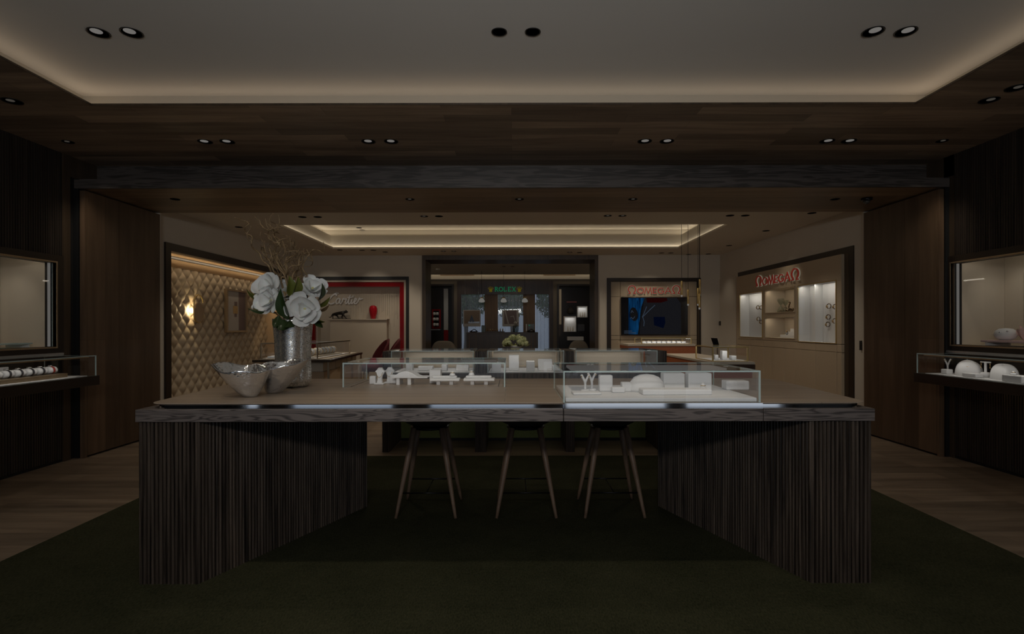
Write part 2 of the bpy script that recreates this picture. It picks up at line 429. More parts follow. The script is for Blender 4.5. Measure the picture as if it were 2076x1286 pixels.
# white ceiling and wooden soffit of the front room
OX0, OX1, OY0, OY1 = -3.262, 3.135, -2.4, 4.21
mb = MB(); mb.box(-4.0, 3.9, FW, 4.75, ZW, ZW+.1); struct(mb.build('ceiling', M['white_ceiling']))
mb = MB()
wall_boxes(mb, (XL-.1, XR+.1, FW, 5.82), [(OX0, OX1, OY0, OY1)], lambda a0,a1,b0,b1: mb.box(a0,a1,b0,b1,ZC,ZC+.014))
struct(mb.build('ceiling_soffit', M['soffit']))
# the lip round the opening and the cove behind it
mb = MB()
RC = .30
mb.box(OX0, OX0+.004, OY0, OY1, ZC-.0006, ZC+.0145); mb.box(OX1-.004, OX1, OY0, OY1, ZC-.0006, ZC+.0145); mb.box(OX0+.004, OX1-.004, OY1-.004, OY1, ZC-.0006, ZC+.0145)
struct(mb.build('trim_1', M['dark_trim']))
mb = MB()
mb.box(OX0-RC-.03, OX0-RC, OY0-RC, OY1+RC, ZC+.0145, ZW); mb.box(OX1+RC, OX1+RC+.03, OY0-RC, OY1+RC, ZC+.0145, ZW)
mb.box(OX0-RC, OX1+RC, OY1+RC, OY1+RC+.03, ZC+.0145, ZW); mb.box(OX0-RC, OX1+RC, OY0-RC-.03, OY0-RC, ZC+.0145, ZW)
struct(mb.build('ceiling_cove', M['plaster_tan']))

# beam over the passage: two stepped oak fascias
mb = MB(); mb.box(XL, XR, 5.80, 6.0, 2.84, ZC); mb.box(XL+.02, XR-.02, PY0-.01, PY0+.02, PZ, 2.825); mb.box(XL, XR, PY0+.012, 5.80, 2.80, 2.835)
struct(mb.build('beam_fascia', M['beam']))
mb = MB(); mb.box(XL, XR, PY0+.02, PY1, PZ, PZ+.04); struct(mb.build('ceiling_passage', M['portal_soffit']))
mb = MB(); mb.box(XL-.1, XR+.1, 6.0, PY1, PZ+.04, 3.4); struct(mb.build('wall_lintel', M['plaster']))
for s, nm in ((-1, 'left'), (1, 'right')):
    mb = MB()
    ys = [PY0+.03, 5.98, PY1]
    for i in range(2):
        a, b = sorted((s*PX, s*(PX+.06)))
        mb.box(a, b, ys[i]+.003, ys[i+1]-.003, .02, PZ-.02)
    mb.box(min(s*(PX-.0), s*(PX+.05)), max(s*PX, s*(PX+.05)), PY0, PY0+.028, .0, PZ-.02)
    struct(mb.build('wall_passage_'+nm, M['portal']))
    mb = MB(); a, b = sorted((s*(PX+.008), s*(PX+.3))); mb.box(a+.03 if s < 0 else a+.055, b-.055 if s < 0 else b, PY0, PY1, 0, PZ+.1)
    struct(mb.build('wall_passage_core_'+nm, M['black']))
    mb = MB(); a, b = sorted((s*(PX+.005), s*(PX+.4))); mb.box(a, b, PY1+.002, PY1+.02, 0, PZ+.06)
    struct(mb.build('trim_passage_'+nm, M['plaster']))

# side walls of the front room, each with one long shop window
WZ0, WZ1 = 1.14, 1.955
WIN = {'left': (2.6, 5.262), 'right': (2.6, 5.463)}
def batten_wall(mb, s, y0, y1, z0, z1, pitch=.026):
    y = y0 + .006
    X = s*4.45
    while y + .014 < y1:
        d = .010 + .004*random.random()
        a, b = sorted((X, X - s*d)); w = .012 + .004*random.random()
        mb.box(a, b, y, y+w, z0, z1); y += pitch
for s, nm in ((-1, 'left'), (1, 'right')):
    wy0, wy1 = WIN[nm]; X = s*4.45
    mb = MB(); lo, hi = sorted((X, X + s*.08))
    wall_boxes(mb, (FW, PY0+.02, 0, ZC), [(wy0, wy1, WZ0, WZ1)], lambda a0,a1,b0,b1: mb.box(lo, hi, a0, a1, b0, b1)); mb.box(lo, hi, PY0+.02, 5.80, 2.84, ZC)
    struct(mb.build('wall_'+nm, M['slat_back']))
    mb = MB(); e = wy1 + .10
    batten_wall(mb, s, 1.6, e, WZ1+.075, ZC); batten_wall(mb, s, 1.6, e, 0.03, .80)
    struct(mb.build('wall_battens_'+nm, M['slat_wall']))
    mb = MB(); a, b = sorted((X, X - s*.016)); mb.box(a, b, e+.004, PY0-.05, 0, ZC); mb.box(a, b, PY0-.05, 5.80, 2.84, ZC); struct(mb.build('trim_pilaster_'+nm, M['dark_trim']))
    # dark timber surround and bronze frame of the window
    w = thing('window_display', 'long glazed wall window in a bronze frame on the %s slatted wall' % nm, 'window', (X, (wy0+wy1)/2, WZ0)); del w['category']; w.name = 'window_%d' % (1 if s < 0 else 2); w['kind'] = 'structure'
    mb = MB(); a, b = sorted((X - s*.001, X - s*.03))
    wall_boxes(mb, (wy0-.08, wy1+.09, WZ0-.13, WZ1+.075), [(wy0, wy1, WZ0, WZ1)], lambda a0,a1,b0,b1: mb.box(a, b, a0, a1, b0, b1))
    mb.build('surround', M['dark_frame'], w)
    mb = MB(); a, b = sorted((X - s*.034, X + s*.02)); f = .014
    wall_boxes(mb, (wy0-f, wy1+f, WZ0-f, WZ1+f), [(wy0, wy1, WZ0, WZ1)], lambda a0,a1,b0,b1: mb.box(a, b, a0, a1, b0, b1))
    mb.build('bronze_frame', M['bronze'], w)
    mb = MB(); a, b = sorted((X - s*.032, X - s*.05)); mb.box(a, b, wy0, wy1+.07, WZ0-.085, WZ0-.06); mb.build('metal_rail', M['alu'], w, bevel=.005)
    mb = MB(); a, b = sorted((X + s*.004, X + s*.01)); mb.pane(a, b, wy0+.002, wy1-.002, WZ0+.002, WZ1-.002); mb.build('pane', [M['glass'], M['rim']], w)
    mb = MB(); a, b = sorted((X + s*.022, X + s*.034)); mb.box(a, b, wy1-.026, wy1-.004, WZ0+.004, WZ1-.004); mb.build('light_strip', M['strip_soft'], w)
    # the lit box behind the glass
    D = .51; mb = MB(); xb = X + s*D
    def bx(x0, x1, *r): mb.box(min(x0,x1), max(x0,x1), *r)
    bx(xb, xb+s*.03, wy0, wy1, WZ0-.02, WZ1+.25); bx(X+s*.081, xb, wy1+.001, wy1+.03, WZ0-.02, WZ1+.25); bx(X+s*.081, xb, wy0-.03, wy0-.001, WZ0-.02, WZ1+.25)
    bx(X+s*.021, xb, wy0+.001, wy1-.001, WZ0-.03, WZ0-.002); bx(X+s*.081, xb, wy0, wy1, WZ1+.22, WZ1+.25)
    struct(mb.build('wall_window_box_'+nm, M['cream']))
    # tall framed card standing against the back
    for k, (yc, tgt) in enumerate(((wy1-.34, .25), (wy1-1.2, .25))):
        spot((X+s*.22, yc, WZ1+.17), (X+s*.45, yc+tgt, WZ0+.15), 15, 75, .9, (1,.93,.82), .02)
    strip((X+s*.10, wy0+.1, WZ1+.10), (X+s*.10, wy1-.05, WZ1+.10), (s*.5, 0, -1), 3.0, .03, (1,.9,.74))

# shopfront behind the viewpoint: dark piers and tall panes, daylight outside
mb = MB()
BAYS = [(-4.25, -4.02), (-3.5, -1.9), (-1.3, .35), (.85, 2.45), (2.75, 4.3)]
DAY = [16, 9, 9, 20, 20]
wall_boxes(mb, (XL-.1, XR+.1, 0, 3.5), [(a, b, .02, 2.7) for a, b in BAYS], lambda a0,a1,b0,b1: mb.box(a0, a1, FW-.15, FW, b0, b1))
struct(mb.build('wall_front', M['dark_trim']))
for i, (a, b) in enumerate(BAYS):
    mb = MB(); mb.pane(a+.002, b-.002, FW-.09, FW-.08, .022, 2.698); struct(mb.build('window_%d' % (3+i), [M['glass'], M['rim']]))
    area(((a+b)/2, FW-.2, 1.36), ((a+b)/2, FW+2, 1.36), DAY[i]*(b-a), b-a, 2.66, (.80,.89,1.0) if i in (1,2) else (.93,.96,1.0), 'Z')

mb = MB(); mb.box(-1.05, .65, -1.2, -.95, 2.10, 2.20); mb.box(-1.0, -.96, -3.0, -1.2, 2.14, 2.18); mb.box(.56, .60, -3.0, -1.2, 2.14, 2.18); struct(mb.build('trim_added_uplight', M['dark_frame']))  # unseen box and arms invented to carry the added fill lamp
# unseen fill lamp added behind the viewpoint to brighten the middle ceiling
area((-.2, -1.0, 2.3), (-.1, 1.7, ZW), 250, 1.6, .3, (1,.985,.96), 'Z', 140)
# ------------------------------------------------------------------ second room
ALC = (7.05, 10.55, 0.0, 2.32)       # alcove in its left wall
OMW = (7.05, 10.66, 0.0, 2.376)      # watch wall recess in its right wall
mb = MB(); wall_boxes(mb, (PY1, BW, 0, 3.4), [ALC], lambda a0,a1,b0,b1: mb.box(XL-.1, XL, a0, a1, b0, b1)); struct(mb.build('wall_left_second', M['plaster']))
mb = MB(); wall_boxes(mb, (PY1, BW, 0, 3.4), [OMW], lambda a0,a1,b0,b1: mb.box(XR, XR+.1, a0, a1, b0, b1)); struct(mb.build('wall_right_second', M['plaster']))
# ceiling with the stepped coffer
CO = (-3.48, 3.24, 8.11, 10.56)
mb = MB(); wall_boxes(mb, (XL-.1, XR+.1, PY1, BW+.2), [CO], lambda a0,a1,b0,b1: mb.box(a0,a1,b0,b1,Z2,Z2+.03)); struct(mb.build('ceiling_second', M['ceil_two']))
def ring(mb, c, g, t, z0, z1):
    x0,x1,y0,y1 = c[0]-g, c[1]+g, c[2]-g, c[3]+g
    mb.box(x0-t,x0,y0-t,y1+t,z0,z1); mb.box(x1,x1+t,y0-t,y1+t,z0,z1); mb.box(x0,x1,y0-t,y0,z0,z1); mb.box(x0,x1,y1,y1+t,z0,z1)
mb = MB(); ring(mb, CO, .07, .03, Z2+.03, Z2+.27); ring(mb, CO, .10, .22, Z2+.25, Z2+.27); ring(mb, CO, .32, .03, Z2+.25, Z2+.42)
struct(mb.build('ceiling_coffer', M['ceil_two']))
mb = MB(); mb.box(CO[0]-.4, CO[1]+.4, CO[2]-.4, CO[3]+.4, Z2+.42, Z2+.48); struct(mb.build('ceiling_coffer_top', M['ceil_two']))
def strips(c, g, z, out, pw, up=.35, w=.025, color=(1,.80,.55)):
    x0,x1,y0,y1 = c[0]-g, c[1]+g, c[2]-g, c[3]+g
    strip((x0,y0,z),(x0,y1,z),(out,0,up),pw,w,color); strip((x1,y0,z),(x1,y1,z),(-out,0,up),pw,w,color)
    strip((x0,y1,z),(x1,y1,z),(0,-out,up),pw,w,color); strip((x0,y0,z),(x1,y0,z),(0,out,up),pw,w,color)
strips(CO, .045, Z2+.036, -.55, 1.6, 1.0, .02, (1,.86,.66))
strips(CO, .27, Z2+.285, .75, 3.0, 1.0, .03, (1,.86,.66))

# back wall with three openings: red niche, doorway to the third room, watch niche
CAR = (*sorted((P(616,0,BW)[0], P(828,0,BW)[0])), 0, P(0,562.6,BW)[2])
POR = (P(855,0,BW)[0], P(1211.6,0,BW)[0], 0, Z2)
OMB = (P(1229,0,BW)[0], P(1419.6,0,BW)[0], 0, P(0,566,BW)[2])
mb = MB(); wall_boxes(mb, (XL-.1, XR+.1, 0, 3.4), [CAR, POR, OMB], lambda a0,a1,b0,b1: mb.box(a0, a1, BW, BW+.12, b0, b1)); struct(mb.build('wall_back', M['plaster']))
# dark timber doorway lining
mb = MB(); j = .075; yb = BW+.75; jz = P(0,537,yb)[2]
mb.box(POR[0], POR[0]+j, BW-.03, yb, 0, Z2-.03); mb.box(POR[1]-j, POR[1], BW-.03, yb, 0, Z2-.03); mb.box(POR[0]+j, POR[1]-j, BW-.03, yb, jz, Z2-.03)
mb.box(POR[0], POR[1], BW-.03, BW+.1, Z2-.03, Z2-.002)
struct(mb.build('door_1', M['dark_trim']))
# third room
mb = MB(); mb.box(-4.2, 4.2, BW+.12, TW-.35, 2.92, 2.97); mb.box(-4.2, 4.2, TW-.35, TW+.2, 3.08, 3.12); struct(mb.build('ceiling_third', M['ceil_two']))
mb = MB(); mb.box(-4.2, 4.2, TW-.08, TW, 2.80, 3.08); struct(mb.build('ceiling_third_riser', M['ceil_two']))
strip((-3.6, TW-.30, 2.99), (3.6, TW-.30, 2.99), (0,.9,.5), 2.4, .03, (1,.82,.58))
mb = MB(); mb.box(-4.3, -4.2, BW+.12, TW+.2, 0, 3.2); struct(mb.build('wall_left_third', M['plaster']))
mb = MB(); mb.box(4.2, 4.3, BW+.12, TW+.2, 0, 3.2); struct(mb.build('wall_right_third', M['plaster']))
RF = (P(926,0,TW)[0], P(1120,0,TW)[0], 0, P(0,572,TW)[2])
NL = (P(868,0,TW)[0]-.6, P(915,0,TW)[0], .5, P(0,582,TW)[2])
NR = (P(1132,0,TW)[0], P(1188,0,TW)[0]+.8, .3, P(0,582.5,TW)[2])
mb = MB(); wall_boxes(mb, (-4.2, 4.2, 0, 2.80), [RF, NL, NR], lambda a0,a1,b0,b1: mb.box(a0, a1, TW, TW+.12, b0, b1)); struct(mb.build('wall_back_third', M['sofa']))
for nm, n in (('left', NL), ('right', NR)):
    mb = MB(); mb.box(n[0], n[1], TW+.5, TW+.55, n[2], n[3]); mb.box(n[0]-.03, n[0], TW+.12, TW+.55, n[2], n[3]); mb.box(n[1], n[1]+.03, TW+.12, TW+.55, n[2], n[3])
    mb.box(n[0], n[1], TW+.12, TW+.55, n[3], n[3]+.03); mb.box(n[0], n[1], TW+.002, TW+.55, n[2]-.03, n[2])
    struct(mb.build('wall_niche_'+nm, M['lacquer_black']))
    mb = MB(); wall_boxes(mb, (n[0]-.06, n[1]+.06, n[2]-.06, n[3]+.06), [n], lambda a0,a1,b0,b1: mb.box(a0, a1, TW-.03, TW-.001, b0, b1)); struct(mb.build('trim_niche_'+nm, M['dark_frame']))
# outer walls that close the building round the windows of the third room
mb = MB(); mb.box(-5.3, -4.2, TW+.2, TW+.3, 0, 3.4); mb.box(4.2, 5.3, TW+.2, TW+.3, 0, 3.4); mb.box(-4.2, RF[0]-.05, TW+.6, TW+.7, 0, 3.4); mb.box(RF[1]+.05, 4.2, TW+.6, TW+.7, 0, 3.4); mb.box(-5.3,5.3,TW+.2,TW+.7,3.3,3.4)
struct(mb.build('wall_outer', M['slat_back']))
mb = MB(); mb.box(-5.35, 5.35, FW-.2, TW+.3, 3.4, 3.5); struct(mb.build('roof_slab', M['slat_back']))
mb = MB(); mb.box(-5.5, -5.35, FW-.2, TW+.3, -.1, 3.5); mb.box(5.35, 5.5, FW-.2, TW+.3, -.1, 3.5); struct(mb.build('wall_shell', M['slat_back']))

# carpet of the front room
mb = MB(); mb.box(-2.88, 2.90, -2.2, 5.53, 0.0005, .012)
tag(mb.build('area_rug', M['carpet']), 'large dark green wool rug under the oak showcase table', 'rug')

# skirting
mb = MB(); mb.box(XL+.002, XL+.014, PY1+.03, 6.9, 0, .09); struct(mb.build('baseboard_left', M['dark_frame']))
mb = MB(); mb.box(XR-.014, XR-.002, PY1+.03, 7.0, 0, .09); struct(mb.build('baseboard_right', M['dark_frame']))

# cove light of the front ceiling
strips((OX0, OX1, OY0, OY1), RC-.05, ZC+.03, .75, 1.5, .7, .03, (1,.80,.58))

# ------------------------------------------------------------------ recessed lights
def fitting_mesh(r, kind):
    rim = MB(); rim.lathe([(r*1.12,.0),(r*1.12,-.004),(r,-.004),(r*.9,.012),(r*.72,.05),(r*.72,.052),(0,.052)], 20)
    return rim
def downlight(loc, r, label, group, lit=1, tilt=(0,0), name='downlight'):
    """black trim ring with a sunken reflector; the lens sits up inside"""
    t = thing(name, label, 'ceiling light', loc, group)
    b = MB(); b.lathe([(r*1.0,-.0005),(r*1.0,-.004),(r*.93,-.004),(r*.86,-.0012)], 22); b.build('trim_ring', M['black'], t, local=True)
    c = MB()
    c.lathe([(r*.86,-.0012),(0,-.0012)], 22); c.build('reflector', M['black'], t, local=True)
    if lit:
        d = MB(); k = .52 if lit == 1 else .4
        d.lathe([(0,-.003),(r*k,-.003),(r*k,-.0016)], 16, c=(tilt[0]*r, tilt[1]*r, 0)); d.build('lens', M['lens'] if lit == 1 else M['lens_dim'], t, local=True)
    return t
def onplane(x, y, z):
    dx, dy = x-CX, y-CY
    dx, dy = dx-dy*ROLL, dy+dx*ROLL
    Y = FOC*(EYE-z)/dy
    return (dx*Y/FOC, Y, z)
def dl(x, y, z, r, label, group, lit=1, tilt=(0,-.3)):
    return downlight(onplane(x, y, z), r, label, group, lit, tilt)
g = 'recessed lights in the white ceiling'
dl(200,66,ZW,.068,'first lit black downlight from the left in the white ceiling',g)
dl(267,66,ZW,.068,'second lit black downlight from the left in the white ceiling',g)
dl(1012,64.5,ZW,.052,'unlit black round downlight, left one of the middle pair in the white ceiling',g,0)
dl(1080,64.5,ZW,.052,'unlit black round downlight, right one of the middle pair in the white ceiling',g,0)
dl(1770,64,ZW,.068,'second lit black downlight from the right in the white ceiling',g)
dl(1836,64,ZW,.068,'first lit black downlight from the right in the white ceiling',g)
g = 'recessed lights in the timber soffit'
w = ['outermost lit downlight above the left slatted wall in the timber soffit row',
     'lit downlight left in the left outer pair of the timber soffit row','lit downlight right in the left outer pair of the timber soffit row',
     'lit downlight left in the left inner pair of the timber soffit row','lit downlight right in the left inner pair of the timber soffit row',
     'lit downlight left in the right inner pair of the timber soffit row','lit downlight right in the right inner pair of the timber soffit row',
     'lit downlight left in the right outer pair of the timber soffit row','lit downlight right in the right outer pair of the timber soffit row',
     'outermost lit downlight above the right slatted wall in the timber soffit row']
for k, x in enumerate((138,416,461,747,793,1307,1352,1677,1721,1910)):
    dl(x, 286.5-.001*(x-1038), ZC, .066 if k not in (0,9) else .05, w[k], g, 1 if k not in (0,9) else 2, (0,-.25))
dl(25,205,ZC,.068,'lone lit downlight in the timber soffit beside the left end of the ceiling opening',g,2,(0,-.25))
dl(2005,203,ZC,.068,'lit downlight in the timber soffit nearest the right corner of the ceiling opening',g,2,(0,-.25))
dl(2060,178,ZC,.068,'lit downlight in the timber soffit at the edge above the right shop window',g,2,(0,-.25))
g = 'small lights in the passage soffit'
for x, nm in ((355,'first'),(831,'second'),(1053,'third'),(1283,'fourth'),(1693,'fifth')):
    dl(x, 404, PZ, .05, 'small dark downlight in the passage soffit, %s from the left' % nm, g, 2 if 500 < x < 1400 else 0, (0,-.25))
g = 'recessed lights in the second room ceiling'
two = [(613,440,0,'first'),(644,440,0,'second'),(860,438.5,2,'third'),(890,438.5,0,'fourth'),(1232,437.5,2,'fifth'),(1262,437.5,2,'sixth'),(1480,437,0,'seventh'),(1511,437,0,'eighth'),(1646,432,0,'ninth')]
for x, y, l, nm in two: dl(x, y, Z2, .055, 'small downlight in front of the far ceiling coffer, %s from the left' % nm, g, l, (0,-.25))
far = [(689,507,0,'first'),(734,507.5,0,'second'),(757,507.5,0,'third'),(781,511,0,'fourth'),(899,509.5,2,'fifth'),(920,509.5,2,'sixth'),(1155,511.5,2,'seventh'),(1175,512,0,'eighth'),(1341,513,0,'ninth'),(1360,513,0,'tenth'),(1396,516,0,'eleventh')]
for x, y, l, nm in far: dl(x, y, Z2, .055, 'small downlight behind the coffer near the far back wall, %s from the left' % nm, g, l, (0,-.25))
dl(484,460.5,Z2,.055,'small dark downlight above the tufted alcove left of the willow branches',g,0)
dl(1553,468,Z2,.055,'small dark downlight on the right side of the coffer, nearest of three',g,0)
dl(1478,498,Z2,.055,'small dark downlight on the right side of the coffer, middle of three',g,0)
dl(1436,515,Z2,.055,'small dark downlight on the right side of the coffer, farthest of three',g,0)
Zt = Z2+.42
for x, y, nm in ((728,462,'left in the left pair'),(735,466.5,'right in the left pair'),(1337,471,'right in the right pair'),(1330,475.5,'left in the right pair')):
    dl(x, y, Zt, .055, 'dark downlight inside the ceiling coffer, %s' % nm, g, 0)
g = 'recessed lights in the third room ceiling'
for x, nm in ((1021.5,'left'),(1039,'right')): dl(x, 540.5, 2.92, .05, 'tiny %s downlight in the ceiling beyond the dark doorway' % nm, g, 0)
# smoke detector and camera dome
t = thing('smoke_detector', 'small white round detector on the ceiling beyond the dark doorway', 'smoke detector', onplane(888,545,2.92))
b = MB(); b.lathe([(.06,0),(.06,-.02),(.045,-.035),(0,-.036)], 20); b.build('body', M['white_gloss'], t, local=True)
t = thing('camera_dome', 'small black security camera dome under the passage soffit at the right', 'security camera', onplane(1757,402,PZ))
b = MB(); b.lathe([(.055,0),(.055,-.025),(.04,-.03),(0,-.03)], 20); b.build('base', M['black_metal'], t, local=True)
b = MB(); b.lathe([(.034,-.03),(.032,-.045),(.02,-.06),(0,-.066)], 20); b.build('lens_dome', M['smoke_glass'], t, local=True)

# lamps of those fittings that matter, plus added third room spots and strips
WARM = (1,.88,.72)
for x, p in ((-1.9, 120), (.1, 230), (2.0, 120)):
    spot((x, 1.97, ZW-.02), (x, 2.75, 0), p, 64, .45, WARM)
for x in (-2.6, -.1, 2.45):
    spot((x, 3.38, ZW-.02), (x*.8, 3.6, .93), 85, 75, .8, WARM)
for x in (-2.74, -1.22, 1.33, 3.02):
    spot((x, 5.03, ZC-.02), (x, 4.9, 0), 60, 75, .8, WARM)
for s in (-1, 1):
    spot((s*3.7, 4.1, ZC-.02), (s*3.9, 4.3, .9), 55, 70, .8, WARM)
    spot((s*4.0, 5.0, ZC-.02), (s*4.33, 6.05, 1.3), 130, 60, .9, WARM)
for x in (-3.70, -1.12, .08, 1.33, 3.55): spot((x, 5.96, PZ-.02), (x, 6.3, 0), 25, 80, .8, WARM)
for x, y in ((-3.3,7.4),(-1.3,7.5),(1.4,7.5),(3.4,7.5),(-2.5,10.9),(-1.2,11.0),(1.2,11.0),(2.9,11.0)):
    spot((x, y, Z2-.02), (x, y+.1, 0), 185, 110, .8, WARM)
for x in (-2.4, -.9, .9, 2.6): spot((x, 9.3, Zt-.02), (x, 9.3, 0), 185, 115, .8, WARM)
spot((3.9, 8.6, Z2-.02), (4.4, 8.7, 1.2), 45, 75, .9, WARM); spot((3.9, 10.9, Z2-.02), (4.4, 11.3, 1.2), 35, 60, .9, WARM)
for x in (-1.5, .8): spot((x, 14.6, 2.9), (x, 14.7, .6), 70, 95, .8, WARM)
for x in (-3.0, -1.6, .0, 1.5, 2.8): spot((x, 16.0, 2.9), (x, 16.9, 1.4), 40, 90, .8, WARM)  # spots added without fittings to brighten the third room walls
for s in (-1, 1):
    strip((s*4.06, 12.5, 2.62), (s*4.06, 16.4, 2.62), (-s*.7, 0, .75), 7.0, .04, WARM)  # unseen strip added to brighten the third room ceiling
    mb = MB(); lo, hi = sorted((s*4.0, s*4.2)); mb.box(lo, hi, 12.4, 16.5, 2.56, 2.60); struct(mb.build('trim_added_ledge_' + ('left' if s < 0 else 'right'), M['sofa']))  # ledge invented only to carry the added strip
for x in (-1.4, 1.2): spot((x, 13.2, 2.9), (x, 13.2, 0), 60, 120, .8, WARM)
# ================================================================== THE BIG SHOWCASE TABLE
def fluted(poly, pitch, depth, closed=True):
    """plan outline with half-round flutes along every edge"""
    out = []; n = len(poly)
    cx = sum(p[0] for p in poly)/n; cy = sum(p[1] for p in poly)/n
    for i in range(n):
        a = Vector(poly[i]); b = Vector(poly[(i+1) % n]); L = (b-a).length; k = max(1, round(L/pitch))
        d = (b-a)/L; nr = Vector((d.y, -d.x))
        if nr.dot(Vector(((a.x+b.x)/2-cx, (a.y+b.y)/2-cy))) < 0: nr = -nr
        for j in range(k):
            s = a + d*(L*j/k); w = L/k; dd = depth*(.75+.5*random.random())
            for u, h in ((0.0,-1.0),(.15,-1.0),(.19,-.28),(.34,.0),(.66,.0),(.81,-.28),(.85,-1.0)):
                q = s + d*(w*u) + nr*(h*dd); out.append((q.x, q.y))
    return out
T_X0, T_X1, T_Y0, T_Y1 = -1.922, 1.850, 2.765, 4.05
T_TOP, T_BOT, S_TOP = .908, .844, .936
table = thing('showcase_table', 'long dark oak showcase table with fluted leg blocks and a pale wood top', 'table', (-.04, 3.4, 0.012))
def round_poly(pts, rad, k=6):
    out = []; n = len(pts)
    for i in range(n):
        p = Vector(pts[i]); a = (Vector(pts[i-1])-p).normalized(); b = (Vector(pts[(i+1)%n])-p).normalized(); r = rad[i] if isinstance(rad, (list,tuple)) else rad
        s = p+a*r; e = p+b*r
        for j in range(k+1):
            t = j/k; q = s*(1-t)**2 + p*2*t*(1-t) + e*t*t; out.append((q.x, q.y))
    return out
mb = MB(); mb.prism(fluted([(-1.914,2.775),(-1.607,2.775),(-1.06,3.98),(-1.914,3.98)], .0205, .017), .012, T_BOT-.001); mb.build('leg_block', M['flute'], table)
mb = MB(); mb.prism(fluted([(1.529,2.775),(1.840,2.775),(1.840,3.98),(1.063,3.98)], .0205, .017), .012, T_BOT-.001); mb.build('leg_block', M['flute'], table)
mb = MB()
for a, b in ((T_X0, .2605), (1.2835, T_X1)): mb.box(a, b, T_Y0, T_Y1, T_BOT, T_TOP)
mb.box(.2605, 1.2835, T_Y0+.12, T_Y1, T_BOT, T_TOP); mb.build('deck', M['deck'], table, bevel=.003)
mb = MB(); mb.box(.2635, 1.2805, T_Y0, T_Y0+.12, T_BOT, T_TOP); mb.build('drawer_front', M['deck'], table, bevel=.003)
mb = MB(); mb.prism(round_poly([(-1.84,2.782),(1.80,2.782),(1.85,4.0),(-1.87,4.0)], .08), T_TOP+.0005, S_TOP-.0065); mb.build('mirror_plinth', M['steel'], table)
mb = MB(); mb.prism(round_poly([(-1.885,2.80),(1.845,2.80),(1.945,4.10),(-1.965,4.10)], [.09,.09,.2,.2]), S_TOP-.006, S_TOP); mb.build('tabletop', M['slab'], table, bevel=.002)

# ------------------------------------------------------------------ glass showcases
def showcase(name, label, x0, x1, y0, y1, z0, z1, g=.008, frame=None, base=None, group=None, led=True, back=None, power=10, posts=False, backmat=None, loc=None):
    t = thing(name, label, 'display case', ((x0+x1)/2, (y0+y1)/2, z0), group)
    G = [M['glass'], M['rim']]
    mb = MB(); mb.pane(x0+g, x1-g, y0, y0+g, z0, z1-g); mb.build('front_pane', G, t)
    mb = MB(); mb.pane(x0, x0+g, y0, y1, z0, z1-g); mb.build('side_pane', G, t)
    mb = MB(); mb.pane(x1-g, x1, y0, y1, z0, z1-g); mb.build('side_pane', G, t)
    mb = MB(); mb.pane(x0, x1, y0, y1, z1-g, z1); mb.build('top_pane', G, t)
    if back:
        mb = MB(); mb.box(x0+g, x1-g, y1-g-.01, y1-g, z0, z1-g-.001); mb.build('back_panel', M[backmat or 'cream'], t)
    else:
        mb = MB(); mb.pane(x0+g, x1-g, y1-g, y1, z0, z1-g); mb.build('back_pane', G, t)
    if base:
        mb = MB(); mb.box(x0+g+.004, x1-g-.004, y0+g+.004, y1-g-.012, z0+.0005, z0+.008); mb.build('base_pad', M[base], t)
    if frame:
        f = .012; mb = MB()
        for xx in (x0, x1-f):
            for yy in (y0, y1-f): mb.box(xx-.001, xx+f+.001, yy-.001, yy+f+.001, z0, z1+.001)
        for yy in (y0, y1-f): mb.box(x0, x1, yy-.0015, yy+f, z1-f, z1+.0015); mb.box(x0, x1, yy-.0015, yy+f, z0, z0+.008)
        for xx in (x0, x1-f): mb.box(xx-.0015, xx+f, y0, y1, z1-f, z1+.0015); mb.box(xx-.0015, xx+f, y0, y1, z0, z0+.008)
        mb.build('metal_frame', M[frame], t)
    if led:
        mb = MB(); yl = y0+.42*(y1-y0); mb.box(x0+g+.06, x1-g-.06, yl, yl+.40*(y1-y0), z1-g-.012, z1-g-.0005); mb.build('led_bar', [M['led_bar']], t)
        strip((x0+.05, y0+.06, z1-.022), (x1-.05, y0+.06, z1-.022), (0,.9,-1), power*.6, .012, (1,.97,.92)); strip((x0+.05, y1-.06, z1-.022), (x1-.05, y1-.06, z1-.022), (0,-.5,-1), power*.4, .012, (1,.97,.92))
    return t
RC0 = (.2635, 1.2805, 2.795, 3.44)
rightcase = showcase('glass_showcase', 'frontmost glass showcase set into the right part of the oak table', *RC0, S_TOP+.0005, 1.100, base=None, power=.8)
LC0 = (-1.10, -.045, 3.52, 4.09)
leftcase = showcase('glass_showcase', 'low glass showcase on the rear edge of the oak table beside the vase', *LC0, S_TOP+.0005, 1.095, power=1.2)
mb = MB(); mb.box(.2635, 1.2805, 2.770, 2.781, T_TOP+.0005, S_TOP); mb.build('mirror_skirt', M['steel'], rightcase)
for sx in (LC0[0]+.045, LC0[1]-.045):   # dark joint lines where the case's floor lifts out
    mb = MB(); mb.box(sx-.002, sx+.002, LC0[2]+.03, LC0[3]-.1, S_TOP+.0003, S_TOP+.0012); mb.build('joint_line', M['black'], leftcase)

